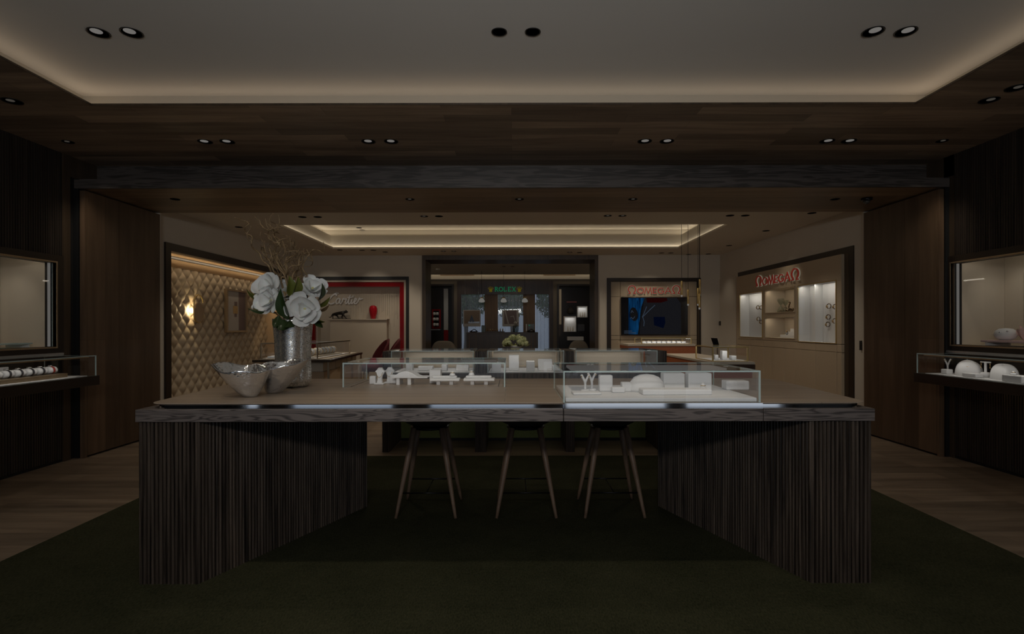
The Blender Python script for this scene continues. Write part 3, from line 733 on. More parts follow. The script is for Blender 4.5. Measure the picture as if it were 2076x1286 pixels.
W = M['white_cloth']
def block(name, label, cat, x0, x1, y0, y1, z0, z1, group=None, m=None, bevel=.006):
    b = MB(); b.box(x0, x1, y0, y1, z0, z1); return tag(b.build(name, m or W, bevel=bevel), label, cat, group)
def neck_bust(label, x, y, z, h, group, w=.06):
    t = thing('necklace_bust', label, 'display bust', (x, y, z), group)
    b = MB(); b.box(-w*.5, w*.5, -.03, .03, 0, h*.08); b.build('foot', W, t, local=True, bevel=.003)
    b = MB()
    prof = [(.28,.08),(.22,.3),(.24,.5),(.46,.72),(.5,.78),(.28,.9),(.2,1.0)]
    L = [(-a*w, c*h) for a, c in prof]; R = [(a*w, c*h) for a, c in prof[::-1]]
    poly = L+R; n = len(poly)
    vs = [(p[0], -.014+.02*p[1]/h, p[1]) for p in poly]+[(p[0], .014+.02*p[1]/h, p[1]) for p in poly]
    b.add(vs, [(i,(i+1)%n,n+(i+1)%n,n+i) for i in range(n)]+[tuple(range(n-1,-1,-1)), tuple(range(n,2*n))]); b.build('neck', W, t, local=True, bevel=.003)
    b = MB(); b.tube([(-.35*w,-.012,h*.74),(-.2*w,-.017,h*.5),(0,-.02,h*.42),(.2*w,-.017,h*.5),(.35*w,-.012,h*.74)], .0015, 6); b.build('necklace', M['gold'], t, local=True)
    return t
def footed_tray(label, x0, x1, y0, y1, z, h, group, extra=None):
    t = thing('jewellery_tray', label, 'display tray', ((x0+x1)/2, (y0+y1)/2, z), group)
    for fx in (x0+.28*(x1-x0), x0+.72*(x1-x0)):
        b = MB(); b.box(fx-.012, fx+.012, y0+.02, y1-.02, z, z+h*.42); b.build('foot', W, t)
    b = MB(); b.box(x0, x1, y0, y1, z+h*.42, z+h*.72); b.build('plate', W, t, bevel=.005)
    b = MB(); b.box(x0+.06*(x1-x0), x1-.1*(x1-x0), y0+.03, y1-.02, z+h*.72, z+h); b.build('cushion', W, t, bevel=.008)
    return t
def ring_stand(label, x, y, z, h, group):
    t = thing('ring_stand', label, 'ring stand', (x, y, z), group)
    b = MB(); b.lathe([(.022,0),(.018,h*.3),(.009,h*.85),(.004,h)], 14); b.build('cone', W, t, local=True)
    b = MB()
    b.tube([(.013*math.cos(a), .013*math.sin(a), h*.7) for a in [k*PI/6 for k in range(13)]], .0022, 6, cap=False); b.build('ring', M['gold'], t, local=True)
    return t
zc = S_TOP+.0008
def at(x, y, Z):   # point on the horizontal plane Z seen at photo (x, y)
    return onplane(x, y, Z)
g = 'white display props in the low left showcase'
yy = 3.72
X = lambda x, Y: P(x, 0, Y)[0]
block('display_block','small white cube, leftmost prop in the low left showcase','display block',X(748.6,yy),X(761,yy),yy-.02,yy+.02,zc,zc+.055,g)
neck_bust('taller white necklace bust beside the small white cube in the low left showcase',X(770,yy),yy-.02,zc,.112,g,.065)
neck_bust('white necklace bust standing left of the white bridge stand in the low left showcase',X(784,yy),yy+.06,zc,.108,g,.065)
block('display_block','low white block between the second bust and the white bridge stand','display block',X(787,yy),X(800,yy),yy+.02,yy+.06,zc,zc+.06,g)
t = thing('bridge_stand','arched white bridge stand on two legs in the low left showcase','display stand',(X(832,yy),yy,zc),g)
xa, xb = X(797,yy), X(868,yy)
b = MB(); n = 14
top = [(xa+(xb-xa)*k/n, .052+.040*max(0,math.sin(PI*min(1,max(0,(k/n-.02)/.72))))) for k in range(n+1)]
poly = [(p[0], p[1]) for p in top]+[(xb,.045),(xa,.045)]
m_ = len(poly); vs = [(p[0], yy-.07, zc+p[1]) for p in poly]+[(p[0], yy+.07, zc+p[1]) for p in poly]
b.add(vs, [(i,(i+1)%m_,m_+(i+1)%m_,m_+i) for i in range(m_)]+[tuple(range(m_)), tuple(range(2*m_-1,m_-1,-1))]); b.build('arched_top', W, t, bevel=.003)
for fx in (X(809,yy), X(831.5,yy)):
    b = MB(); b.box(fx-.011, fx+.011, yy-.06, yy+.06, zc, zc+.0455); b.build('leg', W, t)
block('display_block','tall white block right of the white bridge stand in the low left showcase','display block',X(868,yy),X(891,yy),yy+.02,yy+.10,zc,zc+.095,g)
footed_tray('white tray on feet in front of the tall white block in the low left showcase',X(873,yy),X(932,yy),yy-.08,yy+.01,zc,.058,g)
footed_tray('white tray on feet at the right end of the low left showcase',X(940,yy),X(1002,yy),yy-.08,yy+.02,zc,.058,g)
ring_stand('slim white ring cone on the middle white tray of the low left showcase',X(917,yy),yy-.035,zc+.0585,.03,g)
ring_stand('slim white ring cone on the right end tray of the low left showcase',X(955,yy),yy-.02,zc+.0585,.035,g)

g = 'white display props in the front right showcase'
x0, x1, y0, y1 = RC0
b = MB(); b.box(x0+.012, x1-.012, y0+.012, y1-.012, zc, zc+.022); tag(b.build('cloth_plinth', W, bevel=.006), 'wide white cloth plinth filling the front right showcase', 'display base')
zb = zc+.0225; yy = 3.08
def earring_stand(label, x, y, z, h, group, spread=.03):
    t = thing('earring_stand', label, 'earring stand', (x, y, z), group)
    b = MB(); b.lathe([(.026,0),(.026,.008),(.02,.012),(0,.012)], 16); b.build('foot', W, t, local=True)
    b = MB(); b.tube(smooth([(0,0,.012),(0,0,h*.5),(-spread*.4,0,h*.75),(-spread,0,h)]), [.007]*18+[.006], 8)
    b.tube(smooth([(0,0,h*.5),(spread*.4,0,h*.75),(spread,0,h)]), .006, 8); b.build('forked_stem', W, t, local=True)
    for s in (-1, 1):
        b = MB(); b.lathe([(.001,.004),(.005,0),(.001,-.006)], 8, c=(s*spread,-.008,h-.008)); b.build('earring', M['gold'], t, local=True)
    return t
earring_stand('forked white earring stand at the left end of the front right showcase',X(1185,yy),yy,zb,.095,g,.022)
earring_stand('forked white earring stand second from the left end of the front right showcase',X(1201,yy),yy+.05,zb,.10,g,.022)
block('display_block','upright white panel right of the forked earring stands in the front right showcase','display block',X(1214,yy),X(1241,yy),yy,yy+.05,zb,zb+.092,g)
block('display_block','low white stepped block left of the white dome in the front right showcase','display block',X(1236,yy),X(1262,yy),yy-.06,yy-.01,zb,zb+.03,g)
block('display_block','small white cube just left of the white dome in the front right showcase','display block',X(1259,yy),X(1278,yy),yy-.01,yy+.04,zb,zb+.052,g)
t = thing('dome_bust','broad white dome bust in the middle of the front right showcase','display bust',(X(1311,yy),yy+.02,zb),g)
b = MB(); R_ = (X(1350,yy)-X(1275,yy))/2
b.lathe([(R_,0),(R_*.99,.02),(R_*.9,.05),(R_*.68,.08),(R_*.38,.093),(0,.098)], 32, sy=.7); b.build('dome', W, t, local=True)
b = MB(); b.tube([(R_*.72*math.cos(a), -R_*.55*abs(math.sin(a))-.003, .04+.03*abs(math.cos(a))) for a in [PI*k/12 for k in range(13)]], .002, 6); b.build('necklace', M['gold'], t, local=True)
block('display_block','large white block right of the white dome in the front right showcase','display block',X(1347,yy),X(1391,yy),yy+.03,yy+.10,zb,zb+.10,g)
block('display_block','wide white block at the right of the row in the front right showcase','display block',X(1398,yy),X(1446,yy),yy+.03,yy+.10,zb,zb+.10,g)
block('display_block','low white ledge in front of the large white blocks in the front right showcase','display block',X(1300,yy-.15),X(1440,yy-.15),yy-.17,yy-.07,zb,zb+.03,g)
ring_stand('slim white ring cone before the large white block in the front right showcase',X(1424,yy-.02),yy-.02,zb,.05,g)
block('display_block','flat white box at the right end of the front right showcase','display block',X(1466,yy+.1),X(1512,yy+.1),yy+.06,yy+.14,zb,zb+.052,g)
block('display_block','slim white plate at the left front of the front right showcase','display block',X(1158,yy-.1),X(1215,yy-.1),yy-.16,yy-.06,zb,zb+.012,g)

# ------------------------------------------------------------------ stools
def make_stool(label, g):
    t = thing('bar_stool', label, 'stool', (0,0,.012), g)
    b = MB()
    prof = [(0,.600),(.08,.602),(.13,.612),(.17,.632),(.2,.665),(.215,.70),(.218,.715),(.212,.72),(.2,.705),(.17,.672),(.12,.655),(0,.650)]
    b.lathe(prof, 36, sx=1.02, sy=.98); b.build('seat_shell', M['leather_black'], t, local=True)
    b = MB(); b.lathe([(.155,.652),(.165,.668),(.15,.682),(.1,.69),(0,.692)], 32); b.build('cushion', M['leather_black'], t, local=True)
    b = MB(); b.lathe([(.135,.588),(.14,.598),(.12,.61),(0,.61)], 28); b.build('under_frame', M['black_metal'], t, local=True)
    F = .205; Tp = .098
    for sx in (-1,1):
        for sy in (-1,1):
            b = MB(); b.tube([(sx*F,sy*F,0),(sx*(F*.9+Tp*.1),sy*(F*.9+Tp*.1),.06),(sx*(F*.4+Tp*.6),sy*(F*.4+Tp*.6),.36),(sx*Tp,sy*Tp,.6)], [.0105,.012,.0195,.021], 12)
            b.build('leg', M['stool_wood'], t, local=True)
    z = .165; q = F - (F-Tp)*z/.6
    for sy in (-1,1):
        b = MB(); b.tube([(-q,sy*q,z),(q,sy*q,z)], .0055, 8); b.build('footrest', M['black_metal'], t, local=True)
    b = MB(); b.tube([(0,-q,z),(0,q,z)], .0035, 8); b.build('cross_bar', M['black_metal'], t, local=True)
    return t
g = 'bar stools tucked under the oak table'
st = make_stool('left black leather stool on wooden legs tucked under the oak table', g); st.location = (-.595,3.93,.012)
dup(st,'middle black leather stool on wooden legs tucked under the oak table',(.097,3.93,.012),g)
dup(st,'right black leather stool on wooden legs tucked under the oak table',(.705,3.93,.012),g)

# ------------------------------------------------------------------ silver bowl
t = thing('silver_bowl','hammered silver bowl of two leaf shaped lobes at the left of the oak table','bowl',(-1.45,3.12,S_TOP))
def lobe(bx, by, rb, rx_, ry_, ax, ay, hts, thick=.005):
    """hammered half of the bowl: small foot, flaring V sides, uneven rim; hts = rim heights at right, back, left, front"""
    def outer(u, v, off):
        a = 2*PI*u; c, s_ = math.cos(a), math.sin(a)
        w = [max(0,c)**2, max(0,s_)**2, max(0,-c)**2, max(0,-s_)**2]
        h = sum(q*p for q, p in zip(w, hts)) + .006*math.sin(5*a+1.3)
        k = v**.92
        ex = (ax*(1+.10*abs(c)**6) - off); ey = ay - off
        x = (bx+rb*c)*(1-k) + (rx_+ex*c)*k; y = (by+rb*s_*.8)*(1-k) + (ry_+ey*s_)*k
        return (x, y, S_TOP+.0006 + h*v**1.25 + off*.9*(1-v))
    b = MB()
    b.grid(lambda u, v: outer(u, v, 0), 72, 18, closed=True)
    b.grid(lambda u, v: outer(u, v, thick), 72, 18, closed=True)
    n = 72; rows = 19
    for i in range(n):
        j = (i+1) % n
        b.f.append([18*n+i, 18*n+j, rows*n+18*n+j, rows*n+18*n+i]); b.m.append(0); b.sm.append(True)
    b.f.append(list(range(n-1,-1,-1))); b.m.append(0); b.sm.append(False)
    b.f.append([rows*n+i for i in range(n)]); b.m.append(0); b.sm.append(False)
    return b
lobe(-1.470,3.050,.030,-1.535,3.075,.150,.135,(.150,.172,.190,.150)).build('front_lobe', M['silver'], t)
lobe(-1.420,3.225,.034,-1.36,3.225,.135,.135,(.200,.190,.170,.160)).build('rear_lobe', M['silver'], t)

# ------------------------------------------------------------------ vase
VX, VY = X(594,3.56), 3.56
vase = thing('mercury_vase','tall fluted mercury glass vase holding white magnolias on the oak table','vase',(VX,VY,S_TOP))
def vprof(v):
    pts = [(0,.078),(.03,.098),(.10,.112),(.22,.112),(.4,.108),(.7,.112),(.95,.122),(1,.125)]
    for k in range(len(pts)-1):
        if pts[k][0] <= v <= pts[k+1][0]:
            f = (v-pts[k][0])/(pts[k+1][0]-pts[k][0]); return pts[k][1]*(1-f)+pts[k+1][1]*f
    return pts[-1][1]
VH = .445
def vpt(u, v, off=0):
    a = 2*PI*u; r = vprof(v)*(1+.10*abs(math.cos(2.5*a+.5))-.05) - off
    return (r*math.cos(a), r*math.sin(a), VH*v+.0005)
b = MB(); b.grid(lambda u, v: vpt(u, v), 90, 30, closed=True); b.grid(lambda u, v: vpt(u, .04+.96*v, .006), 90, 12, closed=True)
n = 90
for i in range(n):
    j = (i+1) % n
    b.f.append([30*n+i, 30*n+j, 31*n+12*n+j, 31*n+12*n+i]); b.m.append(0); b.sm.append(True)
b.f.append(list(range(n-1,-1,-1))); b.m.append(0); b.sm.append(False)
b.f.append([31*n+i for i in range(n)]); b.m.append(0); b.sm.append(False)
b.build('vase_body', M['mercury'], vase, local=True)

# magnolia stems: bloom of cupped petals, leaves, stalk down into the vase
def frame_of(direction):
    z = Vector(direction).normalized(); x = z.cross(Vector((0,0,1)))
    if x.length < 1e-3: x = Vector((1,0,0))
    x.normalize(); y = z.cross(x); return x, y, z
def petal(mb, o, ax, length, width, cup, open_, mi=0):
    """broad rounded petal starting at o; ax=(radial,side,axis) frame; open_ = lean outwards in radians"""
    r_, s_, a_ = ax; o = Vector(o)
    N = 10; px_, pz_ = [0.0], [0.0]
    for k in range(N):
        v = (k+.5)/N; lean = open_*(1.35-.75*v)
        px_.append(px_[-1]+length/N*math.sin(lean)); pz_.append(pz_[-1]+length/N*math.cos(lean))
    def fn(u, v):
        q = (u-.5)*2; i = min(N-1, int(v*N)); f = v*N-i
        w = width*.5*max(.06, (v+.02)**.55*max(0.0, 1-v**5)**.5)
        lean = open_*(1.35-.75*v)
        R_ = px_[i]*(1-f)+px_[i+1]*f; A_ = pz_[i]*(1-f)+pz_[i+1]*f
        lift = cup*width*.30*(q*q-.3)*math.sin(PI*min(1,v*.9+.1))
        return o + r_*(R_-math.cos(lean)*lift) + a_*(A_+math.sin(lean)*lift) + s_*(q*w)
    mb.grid(fn, 10, 14, mi)
def leaf(mb, o, d, length, width, bend=.25, mi=0, roll=0.0):
    x, y, z = frame_of(d)
    x, y = x*math.cos(roll)+y*math.sin(roll), y*math.cos(roll)-x*math.sin(roll)
    def fn(u, v):
        q = (u-.5)*2; w = width*.5*math.sin(PI*(.02+.96*v)**.85)
        return Vector(o) + z*(length*v) + x*(q*w) + y*(-bend*length*v*v + .25*width*abs(q)*math.sin(PI*v)) 
    mb.grid(fn, 6, 10, mi)
def bloom(mb, c, d, R, rnd):
    x, y, z = frame_of(d)
    for ringi, (n, op, L, Wd) in enumerate(((3,.35,.85,1.0),(4,.75,1.0,1.15),(5,1.15,1.1,1.2))):
        for k in range(n):
            a = 2*PI*(k+.5*ringi)/n + rnd.uniform(-.15,.15)
            r_ = x*math.cos(a)+y*math.sin(a); s_ = y*math.cos(a)-x*math.sin(a)
            petal(mb, Vector(c), (r_, s_, z), R*L*rnd.uniform(.92,1.08), R*Wd, .5, op+rnd.uniform(-.12,.12))
def magnolia(label, px_, py_, dY, R, facing, leaves, seed, g):
    rnd = random.Random(seed)
    c = Vector(P(px_, py_, VY+dY))
    base = Vector((VX+.03*rnd.uniform(-1,1), VY+.03*rnd.uniform(-1,1), S_TOP+.03))
    t = thing('magnolia_stem', label, 'flower', tuple(base), g)
    d = Vector(facing)
    b = MB(); b.tube(smooth([base, base+Vector((0,0,.25)), Vector((VX+(c.x-VX)*.35, VY+(c.y-VY)*.35, S_TOP+VH+.0)), c - d.normalized()*.02]), .0045, 8); b.build('stalk', M['bark'], t)
    b = MB(); bloom(b, c, d, R, rnd); b.build('bloom', M['petal'], t)
    b = MB(); b.lathe([(.0,-.004),(.012,0),(.01,.02),(0,.03)], 10, c=(c.x,c.y,c.z)); b.build('flower_centre', M['petal_core'], t)
    for k, (lx, ly, ldY, dx, dy, L, Wd, mm) in enumerate(leaves):
        o = Vector(P(lx, ly, VY+ldY)); e = Vector(P(lx+dx, ly+dy, VY+ldY-.05))
        b = MB(); leaf(b, o, e-o, L, Wd, rnd.uniform(.1,.3), 0, rnd.uniform(-.5,.5)); b.build('leaf', M[mm], t)
        b = MB(); q = Vector((VX+(o.x-VX)*.5, VY+(o.y-VY)*.5, max(S_TOP+VH+.02, o.z-.06))); b.tube([q, o], .0025, 6); b.build('leaf_stalk', M['bark'], t)
    return t
g = 'white magnolia stems in the mercury vase'
magnolia('topmost white magnolia bloom on the left of the mercury vase',549,589,-.02,0.114,(-.25,-.85,.45),
         [(535,605,.0,-30,-8,.10,.05,'leaf_olive'),(545,607,.05,-32,-14,.09,.05,'leaf_dark')],1,g)
magnolia('white magnolia bloom half behind the topmost one, over the vase centre',578,594,.06,0.102,(.1,-.8,.5),
         [(588,602,-.18,4,-34,.13,.075,'leaf_olive'),(594,600,-.16,16,-30,.13,.08,'leaf_olive')],2,g)
magnolia('white magnolia bloom lowest on the left with dark leaves under it',550,613,-.09,0.096,(-.3,-.9,.1),
         [(548,633,-.1,-38,-2,.135,.05,'leaf_dark'),(552,630,-.05,-34,4,.12,.05,'leaf_olive'),(565,640,-.13,-8,28,.10,.06,'leaf_dark')],3,g)
magnolia('largest white magnolia bloom hanging over the front rim of the vase',618,627,-.12,0.114,(.2,-.95,-.05),
         [(586,648,-.17,-24,-46,.19,.10,'leaf_dark'),(575,648,-.14,-4,22,.10,.08,'leaf_dark'),(588,650,-.13,-6,16,.08,.07,'leaf_dark')],4,g)
magnolia('white magnolia bloom at the upper right behind the large one',634,589,.05,0.096,(.4,-.7,.5),
         [(645,610,.0,16,-32,.125,.065,'leaf_dark'),(640,622,-.02,26,-8,.13,.05,'leaf_olive'),(646,632,-.04,24,-10,.10,.03,'leaf_brown'),(634,640,-.06,18,14,.12,.055,'leaf_olive'),(640,644,-.07,12,24,.11,.05,'leaf_dark')],5,g)
magnolia('small white magnolia bud at the far left edge of the bouquet',529,619,-.02,0.060,(-.7,-.6,.3),
         [(525,608,-.02,-20,-10,.10,.04,'leaf_olive'),(530,600,.04,-14,-14,.09,.05,'leaf_dark')],6,g)

# curly willow
def willow(label, pts, seed, g, r=.0045, twigs=3, dY=.0):
    rnd = random.Random(seed)
    base = Vector((VX+rnd.uniform(-.04,.04), VY+rnd.uniform(-.02,.05), S_TOP+.012))
    w = [base, Vector((VX+rnd.uniform(-.03,.03), VY+.02, S_TOP+VH*.9))]
    w += [Vector(P(x, y, VY+.03+dY+.04*math.sin(1.7*i+seed))) for i, (x, y) in enumerate(pts)]
    s_ = smooth(w, 5); n = len(s_)
    t = thing('willow_branch', label, 'branch', tuple(base), g)
    b = MB(); b.tube(s_, [r*1.35*(1-.6*i/(n-1)) for i in range(n)], 7); b.build('stem', M['bark'], t)
    for k in range(twigs):
        i = rnd.randint(n//3, n-4); o = s_[i]; q = [o]; d = Vector((rnd.uniform(-1,1), rnd.uniform(-.5,.5), rnd.uniform(.1,.9))).normalized()
        for j in range(5):
            d = (d + Vector((rnd.uniform(-1,1), rnd.uniform(-.6,.6), rnd.uniform(-.5,.8)))*.75).normalized(); q.append(q[-1]+d*.024)
        q = smooth(q, 4); b = MB(); b.tube(q, [r*.8*(1-.5*i/(len(q)-1)) for i in range(len(q))], 6); b.build('twig', M['bark'], t)
    return t
g = 'curly willow branches in the mercury vase'
willow('long curly willow branch reaching farthest up to the left of the vase',[(566,566),(552,556),(545,540),(532,528),(526,514),(512,502),(510,492),(511,480),(498,472),(496,462),(504,455),(501,450),(488,446),(476,441)],1,g,.005,2)
willow('curly willow branch with a hooked side twig at the left of the vase',[(572,570),(556,552),(547,530),(538,520),(530,508),(531,500),(534,503),(536,512),(533,502),(528,498)],2,g,.0045,2)
willow('curly willow branch with its thin pale tip bending left above the tangle',[(584,570),(570,545),(558,525),(554,512),(558,498),(554,490),(545,484),(543,476),(544,468),(540,465),(530,461)],3,g,.0045,3)
willow('tallest upright curly willow branch in the middle of the tangle',[(580,568),(566,545),(560,520),(556,505),(566,495),(567,487),(558,480),(556,473),(564,466),(566,462),(560,455),(549,450)],4,g,.005,3)
willow('upright curly willow branch crossing the tallest one near its top',[(586,568),(572,540),(562,518),(568,500),(562,490),(555,478),(554,468),(552,460),(558,470),(570,475),(582,479)],5,g,.0045,3)
willow('curly willow branch with short forked tip right of the tangle',[(592,570),(598,548),(586,530),(588,522),(602,516),(600,508),(594,500),(594,492),(592,489),(581,492)],6,g,.0045,2)
willow('curly willow branch arching far to the right with an upright tip',[(600,572),(612,558),(606,540),(608,522),(618,514),(630,512),(634,507),(644,507),(657,513),(656,491)],7,g,.0045,1)
willow('curly willow branch drooping over at the far right of the vase',[(604,572),(622,560),(614,545),(620,525),(632,512),(632,520),(634,532),(630,539),(618,541)],8,g,.004,2)
tng = 'tangled curly willow branch in the thick of the bunch above the magnolias'
g2 = 'tangled willow branches above the magnolias'
for k in range(7):
    rnd = random.Random(40+k); x = 575+rnd.uniform(-14,26); pts = []
    for j in range(8):
        x += rnd.uniform(-11,10); pts.append((x, 572-j*rnd.uniform(9,12.5)))
    willow(tng, pts, 50+k, g2, .004, 4, rnd.uniform(-.08,.08))
# ================================================================== MIDDLE SHOWCASE TABLE
mid = thing('display_counter', 'long dark counter with fluted posts standing behind the oak table and its stools', 'counter', (.13, 6.1, 0))
posts = [(-1.374,-1.300),(-.393,-.276),(.567,.66),(1.56,1.64)]
for a, b_ in posts:
    mb = MB(); mb.prism(fluted([(a,5.73),(b_,5.73),(b_,6.39),(a,6.39)], .018, .007), .001, .759); mb.build('leg', M['flute'], mid)
    mb = MB(); mb.prism(fluted([(a+.003,5.735),(b_-.003,5.735),(b_-.003,6.385),(a+.003,6.385)], .018, .007), .8355, 1.067); mb.build('post_block', M['flute'], mid)
mb = MB(); mb.box(-1.38, 1.645, 5.72, 6.41, .76, .835); mb.build('deck', M['flute'], mid, bevel=.004)
mb = MB(); mb.box(-1.295, 1.555, 6.33, 6.36, .03, .759); mb.build('rear_panel', M['green_wool'], mid)
mb = MB(); mb.box(-1.295, 1.555, 6.325, 6.365, .001, .028); mb.build('plinth', M['black'], mid)
g = 'glass showcases on the middle counter'
MC = [(-1.285,-.408,'left'),(-.262,.553,'middle'),(.675,1.545,'right')]
for a, b_, nm in MC:
    t = showcase('glass_showcase', '%s one of three glass showcases with cream backs on the middle counter' % nm, a, b_, 5.76, 6.385, .8355, 1.072, .008, back=True, group=g, base='white_cloth', power=4.0, backmat='cream')
    mb = MB(); wall_boxes(mb, (a+.03, b_-.03, .86, 1.045), [(a+.04, b_-.04, .87, 1.035)], lambda a0,a1,b0,b1: mb.box(a0,a1,6.355,6.3655,b0,b1)); mb.build('metal_border', M['bronze'], t)
g = 'white display props in the middle counter showcases'
zb = .8445; yy = 5.95
rnd = random.Random(3)
names = {'left': ['tall white block','low white tray','white cube','white wedge'], 'middle': ['tall white block','low white tray','white cube','white wedge','wide white plate'], 'right': ['tall white block','low white tray','white cube']}
place = {'left': [(-1.12,.07,.12),(-.95,.16,.05),(-.74,.06,.07),(-.55,.14,.06)],
         'middle': [(.02,.11,.17),(-.17,.10,.10),(.20,.09,.11),(.37,.16,.12),(.48,.08,.06)],
         'right': [(.85,.08,.07),(1.05,.16,.05),(1.3,.1,.06)]}
for nm in place:
    for (x, w_, h), s in zip(place[nm], names[nm]):
        y = yy + rnd.uniform(-.05,.12)
        b = MB()
        if 'wedge' in s:
            vs = [(x-w_/2,y-.06,zb),(x+w_/2,y-.06,zb),(x+w_/2,y+.06,zb),(x-w_/2,y+.06,zb),(x-w_/2,y+.03,zb+h),(x+w_/2,y+.03,zb+h),(x+w_/2,y+.06,zb+h),(x-w_/2,y+.06,zb+h)]
            b.add(vs, [(0,3,2,1),(4,5,6,7),(0,1,5,4),(1,2,6,5),(2,3,7,6),(3,0,4,7)])
        else: b.box(x-w_/2, x+w_/2, y-.05, y+.05, zb, zb+h)
        tag(b.build('display_block', W, bevel=.006), '%s inside the %s showcase of the middle counter' % (s, nm), 'display block', g)

# ================================================================== WALL SHELVES WITH GLASS CASES (front room)
for s, nm, ye in ((-1,'left',5.14),(1,'right',5.28)):
    xi, xo = s*4.416, s*3.905
    a, b_ = sorted((xi, xo))
    t = thing('wall_shelf', 'thick dark timber ledge on the %s slatted wall under its window' % nm, 'shelf', ((a+b_)/2, 4.0, .783))
    mb = MB(); mb.box(a, b_, 2.6, ye, .785, .874); mb.build('ledge', M['dark_frame'], t, bevel=.004)
    mb = MB(); lo, hi = sorted((s*3.93, s*4.41)); mb.box(lo, hi, 2.7, ye-.12, .8745, .880); mb.build('cloth_inlay', W, t)
    c = thing('wall_showcase', 'long low glass showcase on the dark ledge of the %s slatted wall' % nm, 'display case', ((a+b_)/2, 4.0, .8745))
    G = [M['glass'], M['rim']]; q = .008
    lo, hi = sorted((s*3.915, s*3.923)); mb = MB(); mb.pane(lo, hi, 2.65, ye-.03, .8745, 1.056); mb.build('front_pane', G, c)
    lo, hi = sorted((s*3.923, s*4.40)); mb = MB(); mb.pane(lo, hi, ye-.038, ye-.03, .8745, 1.056); mb.build('end_pane', G, c)
    lo, hi = sorted((s*3.915, s*4.40)); mb = MB(); mb.pane(lo, hi, 2.65, ye-.03, 1.0565, 1.0645); mb.build('top_pane', G, c)
    mb = MB(); lo, hi = sorted((s*3.93, s*3.945)); mb.box(lo, hi, 2.7, ye-.1, 1.044, 1.055); mb.build('led_bar', M['bronze'], c)
    strip((s*3.955, 3.2, 1.04), (s*3.955, ye-.25, 1.04), (s*.45,0,-1), 1.9, .012, (1,.95,.88))
for s in (-1, 1): strip((s*4.30, 3.0, .778), (s*4.30, 5.0, .778), (s*.5,0,-1), .9, .015, (1,.74,.42))
# left case: watches on white rolls in a bronze tray
t = thing('watch_tray', 'bronze edged tray of white watch rolls in the left wall showcase', 'tray', (-4.1, 4.45, .8805))
mb = MB(); mb.box(-4.20, -4.00, 4.02, 4.885, .8805, .915); mb.build('tray_box', M['bronze'], t, bevel=.003)
g = 'white watch rolls in the left wall showcase'
pos = ['nearest','second nearest','third nearest','fourth nearest','fifth nearest','sixth nearest','second farthest']
nW = 7
for k in range(nW+1):
    y = 4.08 + .105*k; z = .9155
    lab = ('white watch roll with a red strap at the far end of the left tray' if k == nW else 'white watch roll with dark strap, %s of the row in the left wall showcase' % pos[k])
    r = thing('watch_roll', lab, 'watch', (-4.10, y, z), g)
    b = MB(); prof = [(0,-.046),(.026,-.046),(.032,-.038),(.033,0),(.032,.038),(.026,.046),(0,.046)]
    vs = []; n = 18
    for rr, ax in prof:
        for j in range(n):
            a_ = 2*PI*j/n; vs.append((rr*math.cos(a_)*1.2, ax, .0325+rr*math.sin(a_)))
    b.add(vs, [(i*n+j, i*n+(j+1)%n, (i+1)*n+(j+1)%n, (i+1)*n+j) for i in range(len(prof)-1) for j in range(n)], 0, True); b.build('cushion', W, r, local=True)
    b = MB(); w_ = .011; vs = []
    for ax in (-w_, w_):
        for j in range(n): a_ = 2*PI*j/n; vs.append((.0345*1.2*math.cos(a_), ax, .0325+.0345*math.sin(a_)))
    b.add(vs, [(j,(j+1)%n,n+(j+1)%n,n+j) for j in range(n)], 0, True); b.build('strap', M['strap_red'] if k == nW else M['strap'], r, local=True)
    b = MB(); b.lathe([(.017,0),(.017,.007),(.013,.009),(0,.009)], 16, c=(.0,0,.0675)); b.build('watch_case', M['steel'], r, local=True)
g = 'white blocks behind the watch rolls in the left wall showcase'
block('display_block','white upright card with a gold edge behind the watch rolls in the left wall showcase','display card',-4.34,-4.32,4.3,4.66,.8805,.99,g)
block('display_block','low white block behind the last watch rolls in the left wall showcase','display block',-4.33,-4.27,4.82,4.92,.8805,.95,g)
# right case: white jewellery props
g = 'white jewellery props in the right wall showcase'
zr = .8805
def rx(x, X_): return FOC*X_/(x-CX)      # distance at which x lies on the plane X = X_
Xp = 4.10
earring_stand('forked white earring stand at the far end of the right wall showcase', Xp, rx(1921,Xp), zr, .135, g, .03)
block('display_block','low white block beside the far forked stand in the right wall showcase','display block',Xp-.09,Xp-.03,rx(1930,Xp)-.05,rx(1930,Xp)+.02,zr,zr+.045,g)
def shell_bust(label, x, y, r, h, seed, g):
    t = thing('shell_bust', label, 'display bust', (x, y, zr), g); rnd = random.Random(seed); ph = rnd.uniform(0,6)
    b = MB()
    def fn(u, v):
        a = 2*PI*u; th = v*PI/2; w = 1+.07*math.sin(3*a+ph)+.05*math.sin(5*a+2*ph)
        return (r*.62*math.cos(a)*math.cos(th)**.7*w, r*math.sin(a)*math.cos(th)**.7*w, h*math.sin(th)**.85*(1+.05*math.sin(2*a+ph)))
    b.grid(fn, 40, 14, closed=True); b.build('shell', W, t, local=True)
    b = MB(); b.tube([(-r*.6*.8*abs(math.sin(a))-.0, r*.72*math.cos(a), h*.62+.0*a) for a in [PI*k/14 for k in range(15)]], .003, 6); b.build('necklace', M['gold'], t, local=True)
    return t
Y1 = rx(1963,Xp); Y2 = rx(2034,Xp)
shell_bust('large rounded white bust between the two earring stands in the right wall showcase', Xp, Y1, .125, .135, 2, g)
t = thing('earring_stand','white T shaped earring stand with hanging pearls in the right wall showcase','earring stand',(Xp, rx(1998,Xp), zr),g)
b = MB(); b.lathe([(.035,0),(.035,.04),(.03,.044),(.01,.046),(.009,.12),(.012,.135),(0,.136)], 18); b.build('stem', W, t, local=True)
